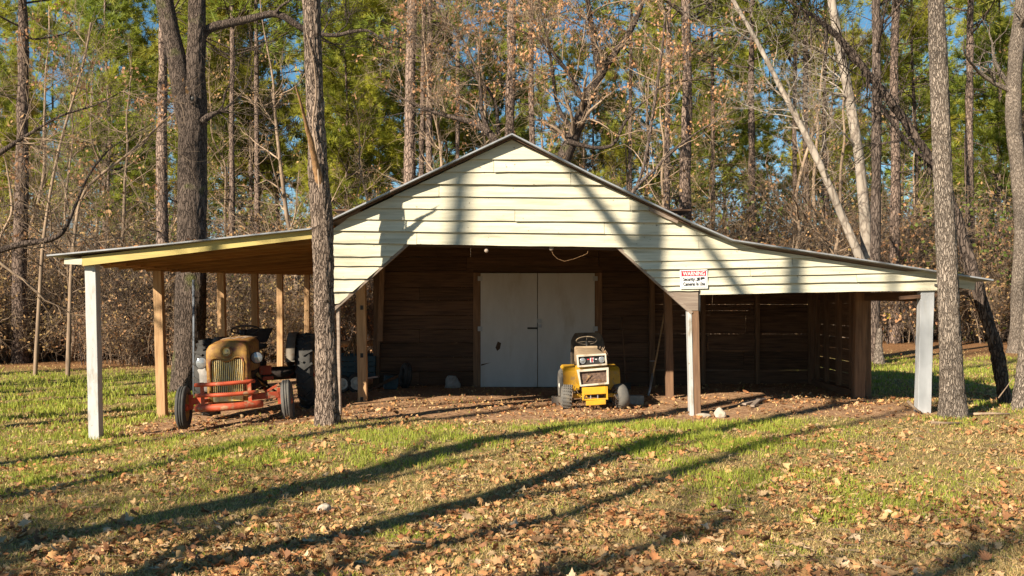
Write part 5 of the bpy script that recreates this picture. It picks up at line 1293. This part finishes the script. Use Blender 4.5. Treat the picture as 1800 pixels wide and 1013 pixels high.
MB().lathe([(.001, -.03), (.03, -.028), (.035, -.01), (.022, 0), (.035, .01), (.03, .028), (.001, .03)], (0, 0, 0), 'Y', 14).build('knob', GREYW, i2)
MB().tube([(0, 0, -.02), (.03, 0, -.09), (.09, 0, -.15), (.19, .0, -.185), (.33, 0, -.15), (.46, 0, -.10), (.52, 0, -.07), (.535, 0, -.02)], .0022, 6).build('wire', SNAG, i2)
# hoe leaning by the inner right post
a_, c_ = PX(1140, 697, 18.3), PX(1166, 560, 19.3)
ho = thing('garden_hoe', 'long-handled garden hoe leaning beside the right inner post', 'hoe', tuple(a_))
a0 = Vector((0, 0, 0)); d_ = c_ - a_
MB().tube([a0, d_ * .5 + Vector((.01, 0, 0)), d_ * 1.25], .016, 8).build('handle', TANZ, ho)
MB().tube([a0, d_ * .28], .02, 8).build('ferrule', METAL, ho); MB().tube([d_ * .44 + Vector((-.1, 0, .0)), d_ * .44], .007, 5).build('cross_wire', METAL, ho)
MB().box((0, -.03, -.05), (.12, .02, .12), (R(20), 0, 0)).build('blade', DARKM, ho)
a_, c_ = PX(1101, 668, 19.6), PX(1096, 580, 19.9)
rk = thing('tool_handle', 'thin wooden tool handle standing behind the garden tractor', 'tool', (a_.x, a_.y, gz(a_.x, a_.y)))
MB().tube([(0, 0, 0), (-.02, .2, .7), (-.05, .36, 1.35)], .014, 8).build('handle', BRNZ, rk)
MB().box((0, -.01, .06), (.16, .03, .12)).build('blade', DARKM, rk)

def lump(name, label, cat_, px, py, Y, w, h, m, d=None, seed=0, box=False):
    p_ = PX(px, py, Y); z = gz(p_.x, Y); t = thing(name, label, cat_, (p_.x, Y, z))
    bm = bmesh.new()
    if box:
        bmesh.ops.create_cube(bm, size=1); bmesh.ops.bevel(bm, geom=bm.edges[:], offset=.06, segments=1, affect='EDGES')
    else: bmesh.ops.create_icosphere(bm, subdivisions=3, radius=.5)
    for v in bm.verts:
        n_ = vnoise(np.array([[v.co.x * 3 + seed, v.co.y * 3, v.co.z * 3]]), seed)[0] - .5
        v.co *= 1 + n_ * (.12 if box else .6)
        v.co.x *= w; v.co.y *= d or w; v.co.z = (v.co.z + .38) * h
    me = bpy.data.meshes.new(name); bm.to_mesh(me); bm.free()
    if not box:
        for f in me.polygons: f.use_smooth = False
    o = new_obj('body', me, m, t); return t
lump('stone', 'pale rounded stone right of the half-painted post', 'stone', 1265, 722, 14.75, .17, .15, STONE, seed=3)
lump('concrete_block', 'pale block left of the garden tractor', 'block', 981, 704, 16.6, .2, .15, CONC, .2, 5, True)
lump('concrete_block', 'grey block right of the garden tractor', 'block', 1117, 705, 17.0, .26, .16, CONC, .2, 6, True)
lump('stone', 'flat stone at the foot of the half-painted post', 'stone', 1236, 730, 14.8, .2, .06, STONE, seed=8)
lump('stone', 'tan rock half hidden by leaves in the middle of the lawn', 'stone', 571, 838, 9.6, .13, .10, STONE, seed=9)
for k, (px0, py0, px1, py1, Y, lb) in enumerate(((1305, 716, 1340, 702, 15.9, 'short grey board lying in the dug dirt of the right shed'), (1322, 718, 1334, 705, 15.6, 'narrow split board lying crosswise in the right shed dirt'))):
    a = PX(px0, py0, Y); c = PX(px1, py1, Y + .6)
    tag(MB().bar((a.x, Y, gz(a.x, Y) + .03), (c.x, Y + .6, gz(c.x, Y + .6) + .06), .12 - .05 * k, .03).build('loose_board', GREYW, None, .004), lb, 'board')
# tyre and dark box against the door wall
p = PX(712, 694, 19.7); t = thing('old_tyre', 'dark worn tyre leaning against the door wall', 'tyre', (p.x, 19.7, gz(p.x, 19.7)))
o = MB().lathe(tyre_profile(.24, .15, .14), axis='X', k=28).build('tyre_body', RUBBER, t); o.location = (0, .1, .235); o.rotation_euler = (R(0), R(6), R(20))
p = PX(686, 694, 19.5); t = thing('battered_box', 'dark battered box beside the old tyre', 'box', (p.x, 19.5, gz(p.x, 19.5)))
MB().box((0, .1, .14), (.26, .22, .26), (0, R(4), R(12))).build('box_body', TEAL, t, .01); MB().box((0, .1, .275), (.29, .25, .02), (0, R(4), R(12))).build('lid', BLACK, t, .004)
p = PX(672, 700, 19.0); t = tag(MB().bar((p.x - .35, 18.9, gz(p.x - .35, 18.9) + .03), (p.x + .25, 19.3, .27), .05, .05).build('wood_scrap', BRNX, None, .006), 'slanted wood scrap in front of the battered box', 'scrap wood')
rg = []
p = PX(795, 692, 19.8)
for z, r_ in ((0, .12), (.08, .13), (.16, .10), (.22, .07)):
    rg.append([Vector((r_ * 1.2 * math.cos(a) * random.uniform(.8, 1.15), r_ * .6 * math.sin(a) * random.uniform(.8, 1.2), z + random.uniform(-.015, .015))) for a in np.linspace(0, 6.28, 13)[:-1]])
t = thing('crumpled_sack', 'crumpled pale sack on the dirt by the door wall', 'sack', (p.x, 19.8, gz(p.x, 19.8))); MB().loft(rg, sm=False).build('sack_body', CLOTH, t)
# stake with yellow ribbon behind the right shed
p = PX(1567, 590, 36.0); t = thing('marker_stake', 'thin stake with yellow ribbon at the wood edge behind the right shed', 'stake', (p.x, 36.0, gz(p.x, 36)))
MB().bar((0, 0, -.1), (.02, 0, 1.0), .05, .05).build('stake', SNAG, t)
for k in range(5):
    a = k * 1.25 + .3; MB().bar((.02, -.04, .95), (.02 + .3 * math.cos(a), -.05, .97 + .16 * math.sin(a)), .06, .015, (0, 1, 0)).build('ribbon', LEAFY, t)
# fallen branches at right
for k, (pp_, Y, lb) in enumerate((([(1595, 705), (1608, 718), (1622, 728)], 14.9, 'broken limb leaning at the foot of the right white post'), ([(1636, 733), (1660, 738), (1690, 746)], 13.9, 'short bare stick lying by the grey-brown right tree'), ([(1700, 728), (1740, 726), (1775, 728)], 14.6, 'bare fallen branch at the foot of the leaning tree'), ([(1755, 700), (1770, 680), (1782, 662)], 15.2, 'thin upright dead sapling by the leaning tree'))):
    q = [PX(x, y, Y) for x, y in pp_]
    if k in (1, 2): q = [Vector((v.x, v.y, gz(v.x, v.y) + .03)) for v in q]
    tag(MB().tube(q, [.022, .018, .012] if k != 3 else [.01, .007, .004], 6).build('fallen_branch', BARK_G), lb, 'branch')

# ------------------------------------------------------------------ grass and leaves
def view_points(n, y0, y1, p=1.6, wide=.56, pad=.8):
    u = rng.random(n); q = 1 - p
    Y = (y0 ** q + u * (y1 ** q - y0 ** q)) ** (1 / q); X = rng.uniform(-1, 1, n) * (wide * Y + pad)
    return X, Y
def green_density(x, y):
    n1 = fbm2(x, y, .55, 41); n2 = fbm2(x, y, 2.2, 43)
    d = .05 + .60 * smooth(.48, .62, n1) * smooth(.40, .62, n2)
    d = d + .55 * smooth(-1.0, -4.5, x) * smooth(7.0, 10.5, y + x * .3) * smooth(.36, .60, n2)          # left lawn
    band = smooth(11.2, 12.4, y) * (1 - smooth(14.1, 14.7, y)) * smooth(.5, 1.6, x) * (1 - smooth(3.2, 5.2, x))
    d = d + .9 * band * smooth(.30, .58, n2)
    d = d + .55 * smooth(17, 20, y) * smooth(.34, .6, n2) * smooth(4.5, 6.2, np.abs(x))
    d = d * (1 - .6 * smooth(2.5, 5, x) * (1 - smooth(11, 15, y)))
    d = d * (1 - dirt_mask(x, y) * .97) * (1 - smooth(27, 31, y))
    return np.clip(d, 0, 1)
def grass(n, y0, y1, h0, h1, w, p):
    X, Y = view_points(n, y0, y1, p)
    g = green_density(X, Y); straw = np.clip(.62 + .5 * (fbm2(X, Y, .8, 47) - .45), .2, .95) * (1 - dirt_mask(X, Y) * .93) * (1 - smooth(30, 33, Y))
    u = rng.random(n); isg = u < g; keep = isg | (rng.random(n) < straw * .7)
    X, Y, isg = X[keep], Y[keep], isg[keep]; g = g[keep]; n = len(X)
    Z = ground_z(X, Y)
    h = rng.uniform(h0, h1, n) * np.where(isg, .6 + .8 * g, .7); a = rng.uniform(0, 2 * np.pi, n)
    leanr = np.where(isg, rng.uniform(.1, .8, n), rng.uniform(.5, 2.2, n)); la = rng.uniform(0, 2 * np.pi, n)
    B = np.stack([X, Y, Z - .004], 1); s = np.stack([np.cos(a), np.sin(a), 0 * a], 1) * (w * rng.uniform(.6, 1.3, n))[:, None] / 2
    ld = np.stack([np.cos(la), np.sin(la), 0 * la], 1) * (leanr * h)[:, None]
    mid = B + ld * .3 + np.array([0, 0, 1.0]) * (h * .6)[:, None]; tip = B + ld + np.array([0, 0, 1.0]) * (h / np.sqrt(1 + .25 * leanr ** 2))[:, None]
    V = np.stack([B - s, B + s, mid + s * .7, mid - s * .7, tip], 1).reshape(-1, 3)
    i0 = np.arange(n) * 5
    q = np.stack([i0, i0 + 1, i0 + 2, i0 + 3], 1); t = np.stack([i0 + 3, i0 + 2, i0 + 4], 1)
    v = rng.uniform(.7, 1.25, n)[:, None]; mixy = rng.random(n)[:, None]
    gc = (np.array([.24, .32, .028]) * (1 - mixy) + np.array([.42, .41, .075]) * mixy) * v
    sc_ = (np.array([.66, .50, .23]) * (1 - mixy) + np.array([.44, .28, .12]) * mixy) * v
    c = np.where(isg[:, None], gc, sc_)
    return V, q, t, np.repeat(c, 5, 0)
for nm, lb, args in (('lawn_grass', 'patchy green and straw grass on the lawn in front of the barn', (430000, 6.3, 15, .03, .08, .0075, 1.4)), ('rear_lawn_grass', 'mown green grass beside and behind the barn', (150000, 15, 33, .04, .09, .016, 1.7))):
    V, q, t, c = grass(*args)
    tag(new_obj(nm, mesh_np(nm, V, q, t, col=c), GRASSM), lb, 'grass', kind='stuff')

def leaf_variant(seed, n=22):
    """lobed oak or maple leaf, curled and folded; a fan round the midrib"""
    r_ = random.Random(seed); pts = [(0, 0, 0)]
    fold = r_.uniform(.1, .7); curl = r_.uniform(-.8, 1.3); tw = r_.uniform(-.9, .9); kind_ = seed % 3
    for i in range(n):
        a = 2 * math.pi * i / n
        if kind_ == 0: rad = .30 + .25 * (i % 2) + .15 * abs(math.cos(a * .5 * 1.0)) ; ex_, ey_ = 1.25, .72       # oak, many lobes
        elif kind_ == 1: rad = .34 + .30 * max(0, math.cos(2.5 * a)) ** 1.5 + .10 * (i % 2); ex_, ey_ = 1.0, 1.0      # maple, five points
        else: rad = .52 - .05 * (i % 2); ex_, ey_ = 1.2, .62                                                        # plain oval
        rad *= r_.uniform(.85, 1.12)
        x, y = rad * math.cos(a) * ex_, rad * math.sin(a) * ey_
        z = fold * abs(y) + curl * x * x + tw * x * y + r_.uniform(-.04, .06)
        pts.append((x, y, z))
    return np.array(pts), np.array([(0, i + 1, (i + 1) % n + 1) for i in range(n)])
LV = LVF = [leaf_variant(s) for s in range(12)]
LVS = [leaf_variant(s, 7) for s in range(20, 28)]                   # crumbled bits
def leaf_field(X, Y, Zo, size, lift=(.0, .03), tilt=.55, LV=None):
    LV = LV or LVF; n = len(X); Vs, Ts, Cs = [], [], []
    pal = np.array([(.42, .205, .085), (.52, .30, .13), (.34, .145, .058), (.54, .37, .20), (.48, .21, .085), (.27, .13, .065), (.58, .31, .125), (.56, .36, .17)]) * 1.05
    which = rng.integers(0, len(LV), n)
    off = 0
    for k, (lv, lt) in enumerate(LV):
        s = np.where(which == k)[0]
        if not len(s): continue
        m = len(s); a = rng.uniform(0, 6.28, m); tx = rng.normal(size=m) * tilt; ty = rng.normal(size=m) * tilt * .7
        sz = size[s] if hasattr(size, '__len__') else size * rng.uniform(.6, 1.25, m)
        flip = np.where(rng.random(m) < .45, -1.0, 1.0)
        P = lv[None] * sz[:, None, None]; x, y, z = P[..., 0], P[..., 1], P[..., 2] * flip[:, None]
        y, z = y * np.cos(tx)[:, None] - z * np.sin(tx)[:, None], y * np.sin(tx)[:, None] + z * np.cos(tx)[:, None]
        x, z = x * np.cos(ty)[:, None] + z * np.sin(ty)[:, None], -x * np.sin(ty)[:, None] + z * np.cos(ty)[:, None]
        x, y = x * np.cos(a)[:, None] - y * np.sin(a)[:, None], x * np.sin(a)[:, None] + y * np.cos(a)[:, None]
        z = z - z.min(1, keepdims=True) * .75
        W = np.stack([x + X[s][:, None], y + Y[s][:, None], z + (Zo[s] + rng.uniform(lift[0], lift[1], m))[:, None]], -1)
        Vs.append(W.reshape(-1, 3)); Ts.append((lt[None] + (np.arange(m) * len(lv))[:, None, None] + off).reshape(-1, 3)); off += m * len(lv)
        c = pal[rng.integers(0, len(pal), m)] * rng.uniform(.7, 1.15, m)[:, None]; Cs.append(np.repeat(c, len(lv), 0))
    return np.concatenate(Vs), np.concatenate(Ts), np.concatenate(Cs)
def leaf_density(x, y):
    n1 = fbm2(x, y, .7, 61); n2 = fbm2(x, y, 2.6, 63)
    d = .12 + .88 * smooth(.40, .60, n1 * .5 + n2 * .5)
    d = d * (.5 + .5 * smooth(-6, 0, x + (9 - y) * .9))
    d = d * (1 - .65 * smooth(16, 20, y)) * (1 - .75 * smooth(16.3, 18.5, y) * (np.abs(x) < 6))
    return d
X, Y = view_points(19000, 6.3, 30, 1.15); kp = rng.random(len(X)) < leaf_density(X, Y); X, Y = X[kp], Y[kp]
far = ~((Y < 7.6) & (rng.random(len(Y)) < .25))
V, t, c = leaf_field(X, Y, ground_z(X, Y), .064, (.0, .03), .45)
X2, Y2 = view_points(60000, 6.3, 24, 1.15, .56); k2 = rng.random(len(X2)) < np.clip(leaf_density(X2, Y2) * 1.1, 0, 1); X2, Y2 = X2[k2], Y2[k2]
V2, t2, c2 = leaf_field(X2, Y2, ground_z(X2, Y2), .042, (.0, .02), .5, LVS)
t = np.concatenate([t, t2 + len(V)]); V = np.concatenate([V, V2]); c = np.concatenate([c, c2 * 1.05])
tag(new_obj('leaf_litter', mesh_np('leaf_litter', V, None, t, col=c), FLEAF), 'dry brown leaves strewn over the whole lawn', 'leaves', kind='stuff')
# the nearest leaves, one by one
lm_ = []
for k, (lv, lt) in enumerate(LV):
    me = mesh_np('fallen_leaf', lv, None, lt); me.color_attributes.new('tint', 'FLOAT_COLOR', 'POINT'); lm_.append(me)
lms = {}
for k in range(300):
    Yl = 7.1 + 2.4 * (random.random() ** 1.3); xl_ = random.uniform(-.5, .5) * Yl
    key = (random.randrange(len(LV)), random.randrange(len(FLEAFS)))
    if key not in lms:
        me = lm_[key[0]].copy(); me.materials.append(FLEAFS[key[1]]); lms[key] = me
    o = bpy.data.objects.new('fallen_leaf', lms[key]); COL.objects.link(o)
    s = random.uniform(.06, .105); o.scale = (s, s, s * random.choice((-1, 1, 1)))
    o.location = (xl_, Yl, gz(xl_, Yl) + .035 + random.uniform(0, .025)); o.rotation_euler = (random.gauss(0, .4), random.gauss(0, .35), random.uniform(0, 6.28))
    tag(o, 'large curled brown leaf lying on the grass nearest the camera', 'leaf', 'large fallen leaves nearest the camera')
# twigs and straw on the ground
X, Y = view_points(2600, 5.4, 20, 1.5); Z = ground_z(X, Y) + .015; a = rng.uniform(0, 6.28, len(X)); l_ = rng.uniform(.05, .28, len(X))
d = np.stack([np.cos(a), np.sin(a), rng.uniform(-.05, .18, len(X))], 1) * l_[:, None]; P0 = np.stack([X, Y, Z], 1)
P = np.stack([P0, P0 + d * .5 + rng.normal(size=d.shape) * .008, P0 + d], 1); V, q = tubes_np(P, np.full((len(X), 3), .0032), 3)
tag(new_obj('twig_litter', mesh_np('twig_litter', V, q), BARK_G), 'small twigs and straw lying in the leaf litter', 'twigs', kind='stuff')
# leaves caught on the roof edge
n = 520; X = rng.uniform(prof[0][0] + .3, prof[-1][0] - .3, n); Y = YF - .1 + 1.6 * rng.random(n) ** 2
core = (np.abs(X) < 2.3) & (rng.random(n) < .8); X, Y = X[~core], Y[~core]
Zr = np.array([zroof(x) + rise(x, y) for x, y in zip(X, Y)])
V, t, c = leaf_field(X, Y, Zr, .06, (.0, .008), .3)
tag(new_obj('roof_leaf_litter', mesh_np('roof_leaf_litter', V, None, t, col=c), FLEAF), 'dry leaves lying along the edges of the barn roof', 'leaves', kind='stuff')
